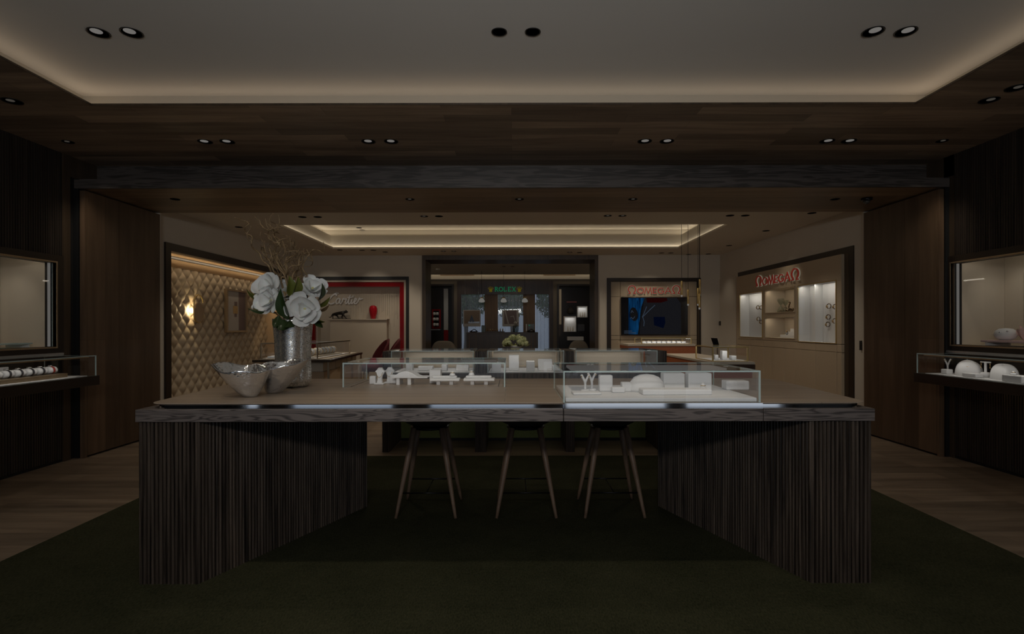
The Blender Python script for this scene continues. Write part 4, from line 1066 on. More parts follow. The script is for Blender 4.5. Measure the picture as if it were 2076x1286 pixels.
b = MB(); b.tube([(0,-.05,.132),(0,.05,.132)], .006, 8); b.build('cross_arm', W, t, local=True)
for sgn in (-1,1):
    b = MB(); b.tube([(0,sgn*.045,.126),(0,sgn*.045,.09)], .003, 6); b.lathe([(0,-.006),(.006,0),(0,.006)], 8, c=(0,sgn*.045,.085)); b.build('pearl_drop', M['gold'], t, local=True)
shell_bust('large rounded white bust nearest the right edge of the right wall showcase', Xp, Y2, .115, .125, 5, g)
block('display_block','low white step in front of the nearer rounded bust in the right wall showcase','display block',Xp-.15,Xp-.05,Y2-.32,Y2-.15,zr,zr+.055,g)
block('display_block','flat white plinth between the rounded busts in the right wall showcase','display block',Xp-.13,Xp-.06,Y2+.12,Y2+.26,zr,zr+.035,g)
ring_stand('white ring cone on the low step of the right wall showcase', Xp-.1, Y2-.2, zr+.0555, .03, g)

# things inside the wall windows
zf = WZ0+.0005
t = thing('acrylic_riser','low clear acrylic riser standing in the left wall window','riser',(-4.68,4.98,zf))
mb = MB(); mb.box(-4.80,-4.56,4.78,5.16,zf+.03,zf+.042); mb.build('plate', [M['rim']], t)
for yy in (4.8, 5.13):
    mb = MB(); mb.box(-4.79,-4.57,yy,yy+.012,zf,zf+.0295); mb.build('foot', [M['white_gloss']], t)
t = thing('bracelet_stand','small gold and cream bracelet stand at the left edge in the left wall window','bracelet stand',(-4.62,4.74,zf))
mb = MB(); mb.box(-4.68,-4.56,4.68,4.76,zf,zf+.02); mb.build('foot', W, t)
mb = MB(); mb.tube([(-4.62,4.72+.045*math.cos(a),zf+.07+.05*math.sin(a)) for a in [k*PI/10 for k in range(21)]], .01, 8, cap=False); mb.build('bangle', M['gold'], t)
mb = MB(); mb.box(-4.67,-4.57,4.69,4.75,zf+.115,zf+.13); mb.build('cap', W, t)
t = thing('jewellery_riser','pale pink plinth on clear feet in the right wall window','riser',(4.66,5.0,zf))
mb = MB(); mb.box(4.54,4.80,4.62,5.26,zf+.03,zf+.05); mb.build('plate', M['pink'], t, bevel=.004)
for yy in (4.70, 5.2):
    mb = MB(); mb.box(4.56,4.78,yy,yy+.03,zf,zf+.0295); mb.build('foot', M['white_gloss'], t)
zq = zf+.0505
t = thing('pearl_dome','white egg shaped dish set with stones on the pink plinth in the right window','display bust',(4.66,5.12,zq))
b = MB(); b.lathe([(.045,0),(.075,.02),(.088,.05),(.08,.085),(.05,.108),(0,.115)], 26); b.build('dome', W, t, local=True)
for a, h in ((3.4,.075),(4.1,.085),(3.0,.055)):
    b = MB(); b.lathe([(0,-.008),(.01,0),(0,.008)], 8, c=(.078*math.cos(a), .078*math.sin(a), h)); b.build('stone', M['steel'], t, local=True)
t = thing('petal_display','pink paper petals folded into a flower on the plinth in the right window','flower',(4.66,4.93,zq))
rnd = random.Random(5); b = MB()
for k in range(9):
    a = 2*PI*k/9+rnd.uniform(-.2,.2); d = Vector((math.cos(a),math.sin(a),0)); s_ = Vector((-math.sin(a),math.cos(a),0))
    petal(b, (0,0,.002), (d, s_, Vector((0,0,1))), rnd.uniform(.11,.15), .11, .5, rnd.uniform(.2,.7))
b.build('petals', M['pink'], t, local=True)
earring_stand('forked white earring stand beside the pink petals in the right window', 4.66, 4.72, zq, .12, None, .035)
t = thing('framed_card','tall framed cream card leaning at the back of the right wall window','frame',(4.93,4.75,zf))
mb = MB(); wall_boxes(mb, (4.45,5.22,zf,zf+.70), [(4.47,5.20,zf+.02,zf+.68)], lambda a0,a1,b0,b1: mb.box(4.925,4.94,a0,a1,b0,b1)); mb.build('frame', M['bronze_dark'], t)
mb = MB(); mb.box(4.93,4.938,4.47,5.20,zf+.02,zf+.68); mb.build('card', M['poster_light'], t)

# ================================================================== LEFT ALCOVE WITH TUFTED WALL
ya, yb_, z0_, za = ALC; XA = -4.80
mb = MB()
def quilt(u, v):
    y = ya+.006+(yb_-ya-.012)*u; z = .02+(za-.17)*v
    a = y/.205; c = z/.225
    p = abs(math.sin(PI*(a+c)))**.6*abs(math.sin(PI*(a-c)))**.6
    return (XA+.045*p, y, z)
mb.grid(quilt, 300, 180); o = mb.build('wall_tufted', M['cream_leather'], recalc=False); struct(o)
mb = MB(); mb.box(XA-.08, XA-.03, ya, yb_, 0, za+.1); mb.box(XA-.03, XL-.101, ya-.06, ya-.001, 0, za+.1); mb.box(XA-.03, XL-.101, yb_+.001, yb_+.06, 0, za+.1); mb.box(XA-.03, XL-.101, ya, yb_, za+.04, za+.1)
struct(mb.build('wall_alcove', M['orange_wall']))
mb = MB(); mb.box(XA+.14, XA+.16, ya, yb_, za-.06, za-.02); struct(mb.build('trim_alcove', M['dark_frame']))
mb = MB(); mb.box(XA-.0, XA+.02, ya, yb_, za-.145, za+.04); struct(mb.build('wall_alcove_band', M['orange_wall']))
mb = MB(); wall_boxes(mb, (ya-.11, yb_+.1, 0, za+.10), [(ya, yb_, 0, za)], lambda a0,a1,b0,b1: mb.box(XL-.0005, XL+.025, a0, a1, b0, b1)); struct(mb.build('trim_alcove_frame', M['dark_frame']))
strip((XA+.17, ya+.05, za+.0), (XA+.17, yb_-.05, za+.0), (-.9,0,.4), 3.0, .02, (1,.78,.50))
strip((XA+.20, ya+.05, za-.03), (XA+.20, yb_-.05, za-.03), (-.5,0,-1), 3.2, .02, (1,.80,.55))
area((XA+.18, yb_-.12, 1.6), (XA+.18, yb_, 1.5), 2.2, .1, 1.6, (1,.72,.42), 'Z')
# sconce: pill shaped gold ring with a round shade
def axp(x, y, X_): Y = FOC*X_/(x-CX); return P(x, y, Y)
cpt = axp(402.5, 626, XA+.10); yc, zc_ = cpt[1], cpt[2]
t = thing('wall_sconce','gold pill shaped wall lamp glowing on the tufted cream wall','wall lamp',(XA+.04,yc,zc_))
Hs, Ws = .205, .115
ringp = []
for k in range(49):
    a = 2*PI*k/48; yy = Ws*math.cos(a); zz = Ws*math.sin(a) + (Hs-Ws)*(1 if math.sin(a) >= 0 else -1)
    ringp.append((XA+.10, yc+yy, zc_+zz))
mb = MB(); mb.tube(ringp, .011, 8, cap=False); mb.build('ring', M['brass'], t)
mb = MB(); poly = [(yc+Ws*.98*math.cos(a), zc_-(Hs-Ws)+Ws*.98*math.sin(a)) for a in [PI+PI*k/16 for k in range(17)]]
poly += [(yc+Ws*.98, zc_+.0)]+[(yc+Ws*.78*math.cos(a), zc_+.0+Ws*.78*math.sin(a)) for a in [PI*k/16 for k in range(17)]]+[(yc-Ws*.98, zc_)]
n = len(poly); vs = [(XA+.095,p[0],p[1]) for p in poly]+[(XA+.11,p[0],p[1]) for p in poly]
mb.add(vs, [(i,(i+1)%n,n+(i+1)%n,n+i) for i in range(n)]+[tuple(range(n)), tuple(range(2*n-1,n-1,-1))]); mb.build('shade_plate', M['tan'], t)
mb = MB(); mb.lathe([(0,-.09),(.022,-.08),(.022,.08),(0,.09)], 14, c=(XA+.06,yc,zc_-.05)); mb.build('bulb', M['lum_white'], t)
mb = MB(); mb.box(XA+.032, XA+.10, yc-.012, yc+.012, zc_-.17, zc_-.155); mb.build('bracket', M['brass'], t)
pl = bpy.data.lights.new('sconce_lamp','POINT'); pl.energy = 24; pl.color = (1,.80,.48); pl.shadow_soft_size = .03
po = bpy.data.objects.new('sconce_lamp', pl); C.objects.link(po); po.location = (XA+.085, yc-.075, zc_-.03)
# framed poster on the tufted wall
p0 = axp(456,585,XA+.05); p1 = axp(498,677,XA+.05)
pa, pb = p0[1], p1[1]; pz0 = axp(477,674,XA+.05)[2]; pz1 = axp(477,588,XA+.05)[2]
t = thing('framed_poster','tall framed poster of a wrist watch hanging on the tufted cream wall','picture',(XA+.04,(pa+pb)/2,pz0))
mb = MB(); wall_boxes(mb, (pa,pb,pz0,pz1), [(pa+.04,pb-.04,pz0+.03,pz1-.03)], lambda a0,a1,b0,b1: mb.box(XA+.036,XA+.085,a0,a1,b0,b1)); mb.build('frame', M['bronze'], t)
mb = MB(); mb.box(XA+.04,XA+.055,pa+.04,pb-.04,pz0+.03,pz1-.03); mb.build('print', M['poster'], t)
xx = XA+.0555; L_ = pb-pa; Hp = pz1-pz0
mb = MB(); mb.box(xx,xx+.001,pa+.63*L_,pb-.04,pz0+.03,pz1-.03); mb.build('mauve_band', M['mauve'], t)
mb = MB(); mb.box(xx,xx+.001,pa+.04,pa+.63*L_,pz0+.03,pz0+.6*Hp); mb.build('pale_band', M['poster_light'], t)
mb = MB(); mb.box(xx+.0012,xx+.002,pa+.42*L_,pa+.56*L_,pz0+.62*Hp,pz0+.72*Hp); mb.box(xx+.0012,xx+.002,pa+.42*L_,pa+.54*L_,pz0+.36*Hp,pz0+.44*Hp); mb.build('watch_strap', M['mauve'], t)
mb = MB(); mb.box(xx+.0012,xx+.003,pa+.36*L_,pa+.58*L_,pz0+.44*Hp,pz0+.62*Hp); mb.build('watch_face', M['gold'], t)

# ------------------------------------------------------------------ left jewellery counter
cl = thing('jewellery_counter','long bronze framed counter with tan fronts in front of the tufted wall','counter',(-2.8,7.8,0))
poly = [(-3.25,6.78),(-2.26,6.78),(-2.42,8.78),(-3.25,8.78)]
mb = MB(); mb.prism(poly, .885, .915); mb.build('top', M['bronze_dark'], cl, bevel=.003)
mb = MB(); mb.prism([(-3.20,6.86),(-2.33,6.86),(-2.48,8.72),(-3.20,8.72)], .9152, .919); mb.build('cloth_inlay', M['cream'], cl)
for x, y in ((-3.23,6.80),(-2.30,6.80),(-2.345,7.45),(-2.39,8.1),(-2.435,8.74)):
    mb = MB(); mb.box(x-.012,x+.012,y-.012,y+.012,0.0005,.8845); mb.build('post', M['bronze'], cl)
for y0, y1, dx in ((6.86,7.40,0),(7.50,8.05,.045),(8.16,8.70,.09)):
    mb = MB(); mb.box(-3.1,-2.38-dx,y0,y1,.06,.76); mb.build('drawer_box', M['tan'], cl, bevel=.004)
    mb = MB(); mb.box(-3.1,-2.40-dx,y0+.02,y1-.02,.0005,.0595); mb.build('plinth', M['dark_frame'], cl)
    mb = MB(); mb.box(-3.05,-2.40-dx,y0+.03,y1-.03,.7605,.8845); mb.build('shelf_tray', M['cream'], cl)
t = showcase('bronze_showcase','bronze framed glass showcase on the counter behind the mercury vase',-3.2,-2.47,6.90,8.28,.9195,1.122,.006,frame='bronze',base='white_cloth',power=5)
g = 'white bracelet rolls in the bronze framed showcase'
mb = MB(); mb.box(-2.78,-2.55,7.0,8.15,.928,.945); tag(mb.build('display_tray', M['cream']), 'long cream tray under the white rolls in the bronze framed showcase', 'tray')
rl = ['nearest','second','third','fourth','fifth','sixth','seventh','farthest']
for k in range(8):
    y = 7.07+.14*k; b = MB(); b.lathe([(0,-.055),(.04,-.05),(.048,-.02),(.048,.02),(.04,.05),(0,.055)], 14)
    b.v = [(p[0], p[2], p[1]) for p in b.v]; 
    t = thing('bracelet_roll','white bracelet roll, %s along the tray in the bronze framed showcase' % (rl[k]),'bracelet roll',(-2.66,y,.9455+.048),g)
    b.build('cushion', W, t, local=True)
    b = MB(); b.tube([(.0495*math.cos(a),.0,.0495*math.sin(a)) for a in [2*PI*j/16 for j in range(17)]], .005, 6, cap=False); b.build('bracelet', M['gold'], t, local=True)
mb = MB(); mb.box(-3.15,-2.9,6.98,7.3,.928,.95); tag(mb.build('display_tray', W, bevel=.004), 'white stepped tray at the left end of the bronze framed showcase', 'tray')

# red velvet chairs
def chair(label, x, y, rz, g):
    t = thing('velvet_chair', label, 'chair', (x,y,0), g, rz)
    b = MB()
    def back(u, v):
        a = PI*(.02+.96*u); h = .70+.42*math.sin(PI*u)**.6*v
        r = .24+.02*v
        return (r*math.cos(a), r*math.sin(a), h)
    b.grid(back, 24, 8); b.grid(lambda u, v: (back(u,v)[0]*.86, back(u,v)[1]*.86, back(u,v)[2]-.012*(v > .98)), 24, 8)
    k = 25
    for i in range(24):
        b.f.append([8*k+i, 8*k+i+1, 9*k+8*k+i+1, 9*k+8*k+i]); b.m.append(0); b.sm.append(True)
    b.build('backrest', M['red_velvet'], t, local=True)
    b = MB(); b.lathe([(.2,.58),(.235,.60),(.235,.66),(.2,.69),(0,.70)], 24); b.build('seat', M['red_velvet'], t, local=True)
    for sx in (-1,1):
        for sy in (-1,1):
            b = MB(); b.tube([(sx*.2,sy*.2,0),(sx*.13,sy*.13,.59)], .012, 8); b.build('leg', M['brass'], t, local=True)
    return t
g = 'red velvet chairs behind the left counter'
chair('nearer dark red velvet chair with rounded back beyond the bronze framed counter', P(757,0,9.2)[0], 9.2, math.radians(-60), g)
chair('farther dark red velvet chair partly behind the nearer red chair', P(781,0,9.75)[0], 9.75, math.radians(-75), g)

# ================================================================== RED NICHE ON THE BACK WALL
x0, x1, z0, z1 = CAR; D = .30
def bz(y): return P(0, y, BW)[2]
def bxx(x, Y=BW): return P(x, 0, Y)[0]
mb = MB(); wall_boxes(mb, (x0, x1, 0, z1), [(x0+.065, x1-.065, 0, z1-.065)], lambda a0,a1,b0,b1: mb.box(a0,a1,BW-.015,BW+.12,b0,b1)); struct(mb.build('trim_niche_red_frame', M['black']))
mb = MB(); wall_boxes(mb, (x0+.067, x1-.067, 0, z1-.067), [(x0+.11, x1-.11, 0, z1-.11)], lambda a0,a1,b0,b1: mb.box(a0,a1,BW+.02,BW+.125,b0,b1)); struct(mb.build('trim_niche_red_liner', M['cream']))
mb = MB(); pl_ = x0+.112; pr = x1-.112; pt = z1-.112
wall_boxes(mb, (pl_, pr, 0, pt), [(pl_+.095, pr-.095, 0, pt-.095)], lambda a0,a1,b0,b1: mb.box(a0,a1,BW+.05,BW+.30,b0,b1)); struct(mb.build('trim_niche_red_band', M['red_lacquer']))
mb = MB(); mb.box(x0-.1, x1+.05, BW+.31, BW+.36, 0, z1+.1); mb.box(x0, x1, BW+.125, BW+.31, z1-.11, z1-.06); struct(mb.build('wall_niche_red', M['cream']))
mb = MB(); rnd = random.Random(11); x = bxx(700)
while x < pr-.16:
    w_ = .012+rnd.random()*.012; zz = bz(rnd.uniform(600,640)); mb.box(x, x+w_, BW+.298, BW+.3105, zz-.25, bz(rnd.uniform(586,600))); x += w_+rnd.uniform(.012,.045)
struct(mb.build('wall_niche_red_ribs', M['cream']))
spot((bxx(740), BW+.1, z1-.14), (bxx(735), BW+.31, 1.75), 16, 100, 1, (1,.9,.75), .02); spot((bxx(680), BW+.1, z1-.14), (bxx(680), BW+.31, 1.75), 12, 100, 1, (1,.9,.75), .02)
sz = bz(648); s0, s1 = bxx(658), bxx(782)
t = thing('console_shelf','cream console ledge inside the red framed niche','shelf',((s0+s1)/2,BW+.2,0))
mb = MB(); mb.box(s0, s1, BW+.08, BW+.308, sz-.02, sz); mb.build('ledge', M['cream'], t)
mb = MB(); mb.box(s0+.06, s1-.02, BW+.12, BW+.308, .0005, sz-.0205); mb.build('cabinet_body', M['cream'], t)
for x_ in (-3.9, -2.9): spot((x_, BW-1.1, Z2-.02), (x_, BW+.3, 1.75), 70, 48, .9, (1,.9,.76), .03)
for x_ in (2.6, 3.6): spot((x_, BW-1.1, Z2-.02), (x_, BW+.1, 1.6), 45, 50, .9, (1,.9,.76), .03)
# panther statuette
t = thing('panther_statuette','dark bronze panther statuette striding on the cream console ledge','statuette',(bxx(687),BW+.19,sz+.0005))
b = MB(); b.box(bxx(669),bxx(704),BW+.15,BW+.23,sz+.0005,sz+.012); b.build('base', M['panther'], t, bevel=.003)
k = BW/FOC
def q(x, y, dy=0.0): p = P(x, y, BW+.19); return (p[0], BW+.19+dy, p[2])
me = bpy.data.meshes.new('panther'); vs = []; es = []; rs = []
def chain(pts, par=None):
    last = par
    for p, r in pts:
        vs.append(p); rs.append(r)
        if last is not None: es.append((last, len(vs)-1))
        last = len(vs)-1
    return last
chain([(q(679,636.5),.030)])
chain([(q(684,635.8),.038),(q(690,635),.036),(q(695,634.2),.034),(q(699,632.8),.028),(q(702,632),.033),(q(705.4,633.2),.018)], 0)
i_hip, i_sh = 0, 3
chain([(q(677,638.5,-.02),.024),(q(674.5,641,-.02),.014),(q(676,643.5,-.02),.010),(q(674.5,645.6,-.02),.010),(q(676.5,646,-.02),.010)], i_hip)
chain([(q(681,639,.02),.024),(q(684,641.5,.02),.014),(q(684.5,644,.02),.010),(q(687,645.6,.02),.010),(q(689,646,.02),.010)], i_hip)
chain([(q(696,638,-.02),.022),(q(698.5,641,-.02),.014),(q(700.5,643.5,-.02),.010),(q(702.5,645.6,-.02),.010),(q(704,646,-.02),.009)], i_sh)
chain([(q(694,638,.02),.022),(q(693,641.5,.02),.014),(q(692.5,644,.02),.010),(q(693.5,645.6,.02),.010),(q(695.5,646,.02),.009)], i_sh)
chain([(q(675,636.5),.010),(q(672.5,639),.009),(q(671.5,642.5),.008),(q(669,644.3),.007),(q(666.5,642.5),.006)], i_hip)
org = t.location
me.from_pydata([(p[0]-org.x, p[1]-org.y, p[2]-org.z) for p in vs], es, [])
o = bpy.data.objects.new('body', me); C.objects.link(o); o.parent = t; me.materials.append(M['panther'])
md = o.modifiers.new('skin','SKIN'); bm = bmesh.new(); bm.from_mesh(me); L = bm.verts.layers.skin.verify()
bm.verts.ensure_lookup_table()
for v, r in zip(bm.verts, rs): v[L].radius = (r, r)
bm.verts[0][L].use_root = True; bm.to_mesh(me); bm.free(); md.use_smooth_shade = True
o.modifiers.new('sub','SUBSURF').levels = 1; o.modifiers['sub'].render_levels = 2
for dy in (-.014, .014):
    b = MB(); e_ = q(701.6,630.0,dy); b.lathe([(.010,-.004),(.008,.006),(.001,.016)], 8, c=e_); b.build('ear', M['panther'], t)
# red vase
t = thing('red_vase','tall faceted red glass vase on the cream console ledge','vase',(bxx(755.5,BW+.19),BW+.19,sz+.0005))
b = MB(); b.lathe([(.045,0),(.05,.01),(.066,.06),(.084,.14),(.09,.19),(.086,.235),(.066,.275),(.035,.293),(.03,.292),(.05,.27),(.07,.23),(0,.1)], 14, smooth=False); b.build('body', M['red_glass'], t, local=True)

# script lettering (joined strokes)
def cubic(pts, k=8): return [(p.x, p.y) for p in smooth([(a, b, 0) for a, b in pts], k)]
def sign(name, label, cat, strokes, o, u, v, nrm, depth, m, group=None, wscale=1.0):
    t = thing(name, label, cat, tuple(o), group)
    for st_ in strokes:
        nm, lines = st_
        b = MB()
        for pts, w_, closed in lines:
            b.tube([Vector(o)+Vector(u)*p[0]+Vector(v)*p[1] for p in pts], w_/2, 10)
        b.v = [(p[0], o[1]+(p[1]-o[1])*.7, p[2]) for p in b.v]
        b.build(nm, m, t)
    return t
h = bz(602)-bz(616); k_ = h   # x-height unit in metres
def sc(pts): return [(a*k_, b_*k_) for a, b_ in cubic(pts)]
wq = .030
script = [
 ('letter', [(sc([(1.35,1.15),(1.42,1.35),(1.2,1.42),(.8,1.2),(.4,.75),(.25,.35),(.4,.05),(.75,.0),(1.15,.2)]), wq*1.2, False), (sc([(1.0,1.42),(1.4,1.62),(1.75,1.55)]), wq*.8, False)]),
 ('letter', [(sc([(1.9,.72),(1.7,.8),(1.45,.6),(1.35,.25),(1.5,.02),(1.75,.2),(1.95,.7),(1.9,.2),(2.0,.02),(2.2,.25)]), wq, False)]),
 ('letter', [(sc([(2.2,.25),(2.38,.75),(2.48,.85),(2.55,.68),(2.85,.72),(2.72,.3),(2.78,.02),(2.98,.22)]), wq, False)]),
 ('letter', [(sc([(2.98,.22),(3.25,.8),(3.42,1.35),(3.2,.5),(3.15,.08),(3.3,.0),(3.5,.25)]), wq, False), (sc([(3.0,.95),(3.3,.92),(3.9,1.02)]), wq*.8, False)]),
 ('letter', [(sc([(3.5,.25),(3.68,.72),(3.55,.2),(3.65,.0),(3.85,.25)]), wq, False), (sc([(3.8,1.12),(3.86,1.2)]), wq*1.3, False)]),
 ('letter', [(sc([(3.85,.25),(4.15,.4),(4.3,.7),(4.15,.8),(3.98,.5),(4.0,.12),(4.2,.0),(4.5,.25)]), wq, False)]),
 ('letter', [(sc([(4.5,.25),(4.68,.75),(4.78,.85),(4.82,.66),(5.15,.74),(5.22,.7)]), wq, False)])]
o0 = Vector((bxx(661.5, BW+.28), BW+.28, bz(616.5)))
sg = sign('script_sign','silver script lettering mounted on the cream panel of the red niche','sign',script,o0,(1.02,0,0),(0,0,1),(0,-1,0),.03,M['sign_silver'])

# ================================================================== WATCH NICHES
def arc(cx_, cy_, rx_, ry_, a0, a1, n=20): return [(cx_+rx_*math.cos(math.radians(a0+(a1-a0)*i/n)), cy_+ry_*math.sin(math.radians(a0+(a1-a0)*i/n))) for i in range(n+1)]
def greek_letters(H):
    """word framed by two horseshoe letters, cap height .72 H, as named strokes"""
    s = []; w = .10*H; x = 0.0
    def horseshoe(x):
        return ('emblem', [(arc(x+.5*H, .54*H, .39*H, .42*H, -52, 232, 28), w*1.15, False), ([(x+.08*H,.05*H),(x+.34*H,.05*H)], w, False), ([(x+.66*H,.05*H),(x+.92*H,.05*H)], w, False),
                           ([(x+.26*H,.22*H),(x+.30*H,.06*H)], w*.9, False), ([(x+.74*H,.22*H),(x+.70*H,.06*H)], w*.9, False)])
    s.append(horseshoe(x)); x += 1.08*H; c = .72*H; b0 = .02*H
    s.append(('letter', [(arc(x+.36*H, b0+c/2, .33*H, c/2-w/2, 0, 345, 24), w*.9, True)])); x += .80*H
    s.append(('letter', [([(x+.02*H,b0),(x+.16*H,b0+c),(x+.40*H,b0+.06*H),(x+.64*H,b0+c),(x+.78*H,b0)], w*.9, False)])); x += .90*H
    s.append(('letter', [([(x+.42*H,b0+c-w/2),(x+.05*H,b0+c-w/2),(x+.05*H,b0+w/2),(x+.44*H,b0+w/2)], w*.9, False), ([(x+.05*H,b0+c/2),(x+.38*H,b0+c/2)], w*.9, False)])); x += .54*H
    s.append(('letter', [(arc(x+.36*H, b0+c/2, .32*H, c/2-w/2, 45, 330, 22)+[(x+.66*H,b0+c*.42),(x+.38*H,b0+c*.42)], w*.9, False)])); x += .80*H
    s.append(('letter', [([(x,b0),(x+.34*H,b0+c),(x+.68*H,b0)], w*.9, False), ([(x+.14*H,b0+.26*H),(x+.54*H,b0+.26*H)], w*.8, False)])); x += .76*H
    s.append(horseshoe(x)); x += 1.0*H
    return s, x
def red_letters(label, o, u, nrm, width, H):
    strokes, total = greek_letters(H); k = width/total
    uu = Vector(u)*k
    t = thing('letter_sign', label, 'sign', tuple(o))
    for nm, lines in strokes:
        b = MB()
        for pts, w_, cl_ in lines: b.ribbon(pts, w_, Vector(o)+Vector(nrm)*.018, uu, (0,0,1), nrm, .014, cl_)
        b.build(nm, M['red_sign'], t)
        b = MB()
        for pts, w_, cl_ in lines: b.ribbon(pts, w_*1.75, Vector(o)+Vector(nrm)*.006, uu, (0,0,1), nrm, .006, cl_)
        b.build('halo_light', M['halo'], t)
    return t
# back wall one
x0, x1, z0, z1 = OMB; f = .09
mb = MB(); wall_boxes(mb, (x0, x1, 0, z1), [(x0+f, x1-f*.5, 0, z1-f*.75)], lambda a0,a1,b0,b1: mb.box(a0,a1,BW-.012,BW+.12,b0,b1)); struct(mb.build('trim_watch_niche', M['dark_frame']))
YB = BW+.10
px0, px1, pz1 = x0+f+.002, x1-f*.5-.002, z1-f*.75-.002
tv = (bxx(1259.4), bxx(1395), bz(682), bz(604.6))
mb = MB(); sx = [px0, px0+.22, px1-.24, px1]; szs = [0.0, .62, bz(692), bz(683), bz(603.5), pz1]
for i in range(3):
    for j in range(5): mb.box(sx[i]+.003, sx[i+1]-.003, YB, YB+.05, szs[j]+.003, szs[j+1]-.003)
o = mb.build('wall_watch_panel', M['cream_leather'], bevel=.004); struct(o)
mb = MB(); mb.box(x0, x1, YB+.03, YB+.07, 0, z1); struct(mb.build('wall_watch_backing', M['dark_frame']))
t = thing('television','wide black television on the beige padded panel of the back wall','television',((tv[0]+tv[1])/2,YB-.02,tv[2]))
mb = MB(); mb.box(tv[0],tv[1],YB-.05,YB-.0005,tv[2],tv[3]); mb.build('casing', M['screen_black'], t, bevel=.004)
ys = YB-.0505
def scr(mbx, x0_, x1_, y0_, y1_): mbx.box(bxx(x0_), bxx(x1_), ys-.0006, ys, bz(y1_), bz(y0_))
def scrpoly(mbx, pts, d=0.0):
    n = len(pts); V = [(bxx(a), ys-.0006-d, bz(b_)) for a, b_ in pts]+[(bxx(a), ys-d, bz(b_)) for a, b_ in pts]
    mbx.add(V, [tuple(range(n)), tuple(range(2*n-1,n-1,-1))]+[(i,n+i,n+(i+1)%n,(i+1)%n) for i in range(n)])
b = MB(); scrpoly(b, [(1274,606.5),(1307,606.5),(1300,625),(1297,650),(1293,680.5),(1274,680.5)]); b.build('blue_cloth', M['screen_blue'], t)
b = MB(); scrpoly(b, [(1285+8*math.cos(a)+1.5*math.sin(a), 639.5+14*math.sin(a)) for a in [2*PI*i/28 for i in range(28)]], .001); b.build('dark_emblem', M['screen_black'], t)
for pts in ([(1277,648),(1280,646),(1283,649),(1287,644)], [(1279,637),(1281,632),(1284,636)]):
    b = MB(); b.ribbon([(bxx(a)-bxx(1277), bz(y)-bz(648)) for a, y in pts], .012, (bxx(1277), ys-.0024, bz(648)), (1,0,0), (0,0,1), (0,-1,0), .0005); b.build('emblem_mark', M['screen_pale'], t)
b = MB(); scrpoly(b, [(1307,606.5),(1372,606.5),(1381,618),(1381,680.5),(1296,680.5),(1300,650)]); b.build('grey_sheet', M['grey_sheet'], t)
b = MB(); scrpoly(b, [(1310,606.5),(1352,606.5),(1354,612),(1340,616),(1312,616)], .001); b.build('red_glow', M['screen_red'], t)
b = MB(); scrpoly(b, [(1325,645),(1348,645),(1349,657),(1345,668),(1326,662)], .001); b.build('navy_patch', M['screen_navy'], t)
b = MB()
for pts in ([(1328,621),(1318,630),(1308,640),(1303,645)], [(1303,645),(1306,655),(1305,664)], [(1311,624),(1306,637),(1302,646)]): b.ribbon([(bxx(a)-bxx(1303), bz(y)-bz(645)) for a, y in pts], .014, (bxx(1303), ys-.0024, bz(645)), (1,0,0), (0,0,1), (0,-1,0), .0005)
b.build('pale_streaks', M['screen_pale'], t)
b = MB()
for i, (a, e_) in enumerate(((1265,1281),(1265,1289))): b.box(bxx(a), bxx(e_), ys-.003, ys-.0024, bz(674.6+i*3.6), bz(673.2+i*3.6))
b.build('caption_lines', M['screen_pale'], t)
so = (bxx(1272.5), YB-.0005, bz(598.2))
red_letters('red backlit letters with horseshoe emblems above the television', so, (1,0,0), (0,-1,0), bxx(1381.5)-bxx(1272.5), .185)

# right wall one
XO = 4.40
y0, y1, _, z1 = OMW
mb = MB(); wall_boxes(mb, (y0, y1, 0, z1), [(y0+.19, y1-.02, 0, z1-.085)], lambda a0,a1,b0,b1: mb.box(XR-.012, XR+.1, a0, a1, b0, b1)); struct(mb.build('trim_watch_wall', M['dark_frame']))
mb = MB(); mb.box(XR-.014, XR-.0125, y0+.10, y0+.19, 0, z1-.085); struct(mb.build('trim_watch_wall_strip', M['dark_trim']))
def oy(x): return FOC*XO/(x-CX)
def oz(x, y): return P(x, y, oy(x))[2]
pw = thing('watch_wall_unit','beige padded wall unit with lit watch vitrines on the right wall','wall unit',(XO,(y0+y1)/2,0))
pz = z1-.088
yR = oy(1696.7); ya_, yb2 = y0+.192, y1-.022
holes = [(oy(1695.4),oy(1619.5),1.095,1.94),(oy(1611.4),oy(1552.4),1.556,1.944),(oy(1611.4),oy(1552.4),1.134,1.468),(oy(1545.8),oy(1501),1.13,1.934)]
mb = MB(); wall_boxes(mb, (ya_, yb2, 1.085, pz), [(h[0]-.004,h[1]+.004,h[2]-.004,h[3]+.004) for h in holes], lambda a0,a1,b0,b1: mb.box(XO, XO+.06, a0, a1, b0, b1)); mb.build('panel_face', M['cream_leather'], pw)
mb = MB(); cuts = [ya_, yR, oy(1654), oy(1611.4), oy(1590), oy(1549), oy(1522), yb2]; zs = [.02, .97, 1.08]
for i in range(len(cuts)-1):
    for j in range(2): mb.box(XO-.004, XO+.06, cuts[i]+.003, cuts[i+1]-.003, zs[j]+.003, zs[j+1]-.002)
mb.build('base_panels', M['cream_leather'], pw, bevel=.004)
mb = MB(); mb.box(XO-.004, XO-.0005, ya_, yR-.003, 1.085, oz(1700,571)); mb.box(XO-.004, XO-.0005, ya_, yR-.003, oz(1700,571)+.008, pz); mb.build('end_panels', M['cream_leather'], pw, bevel=.002)
D = .28
mb = MB(); mb.box(XO+.061+D, XO+.08+D, ya_, yb2, 0.02, pz); mb.build('back_board', M['cream'], pw)
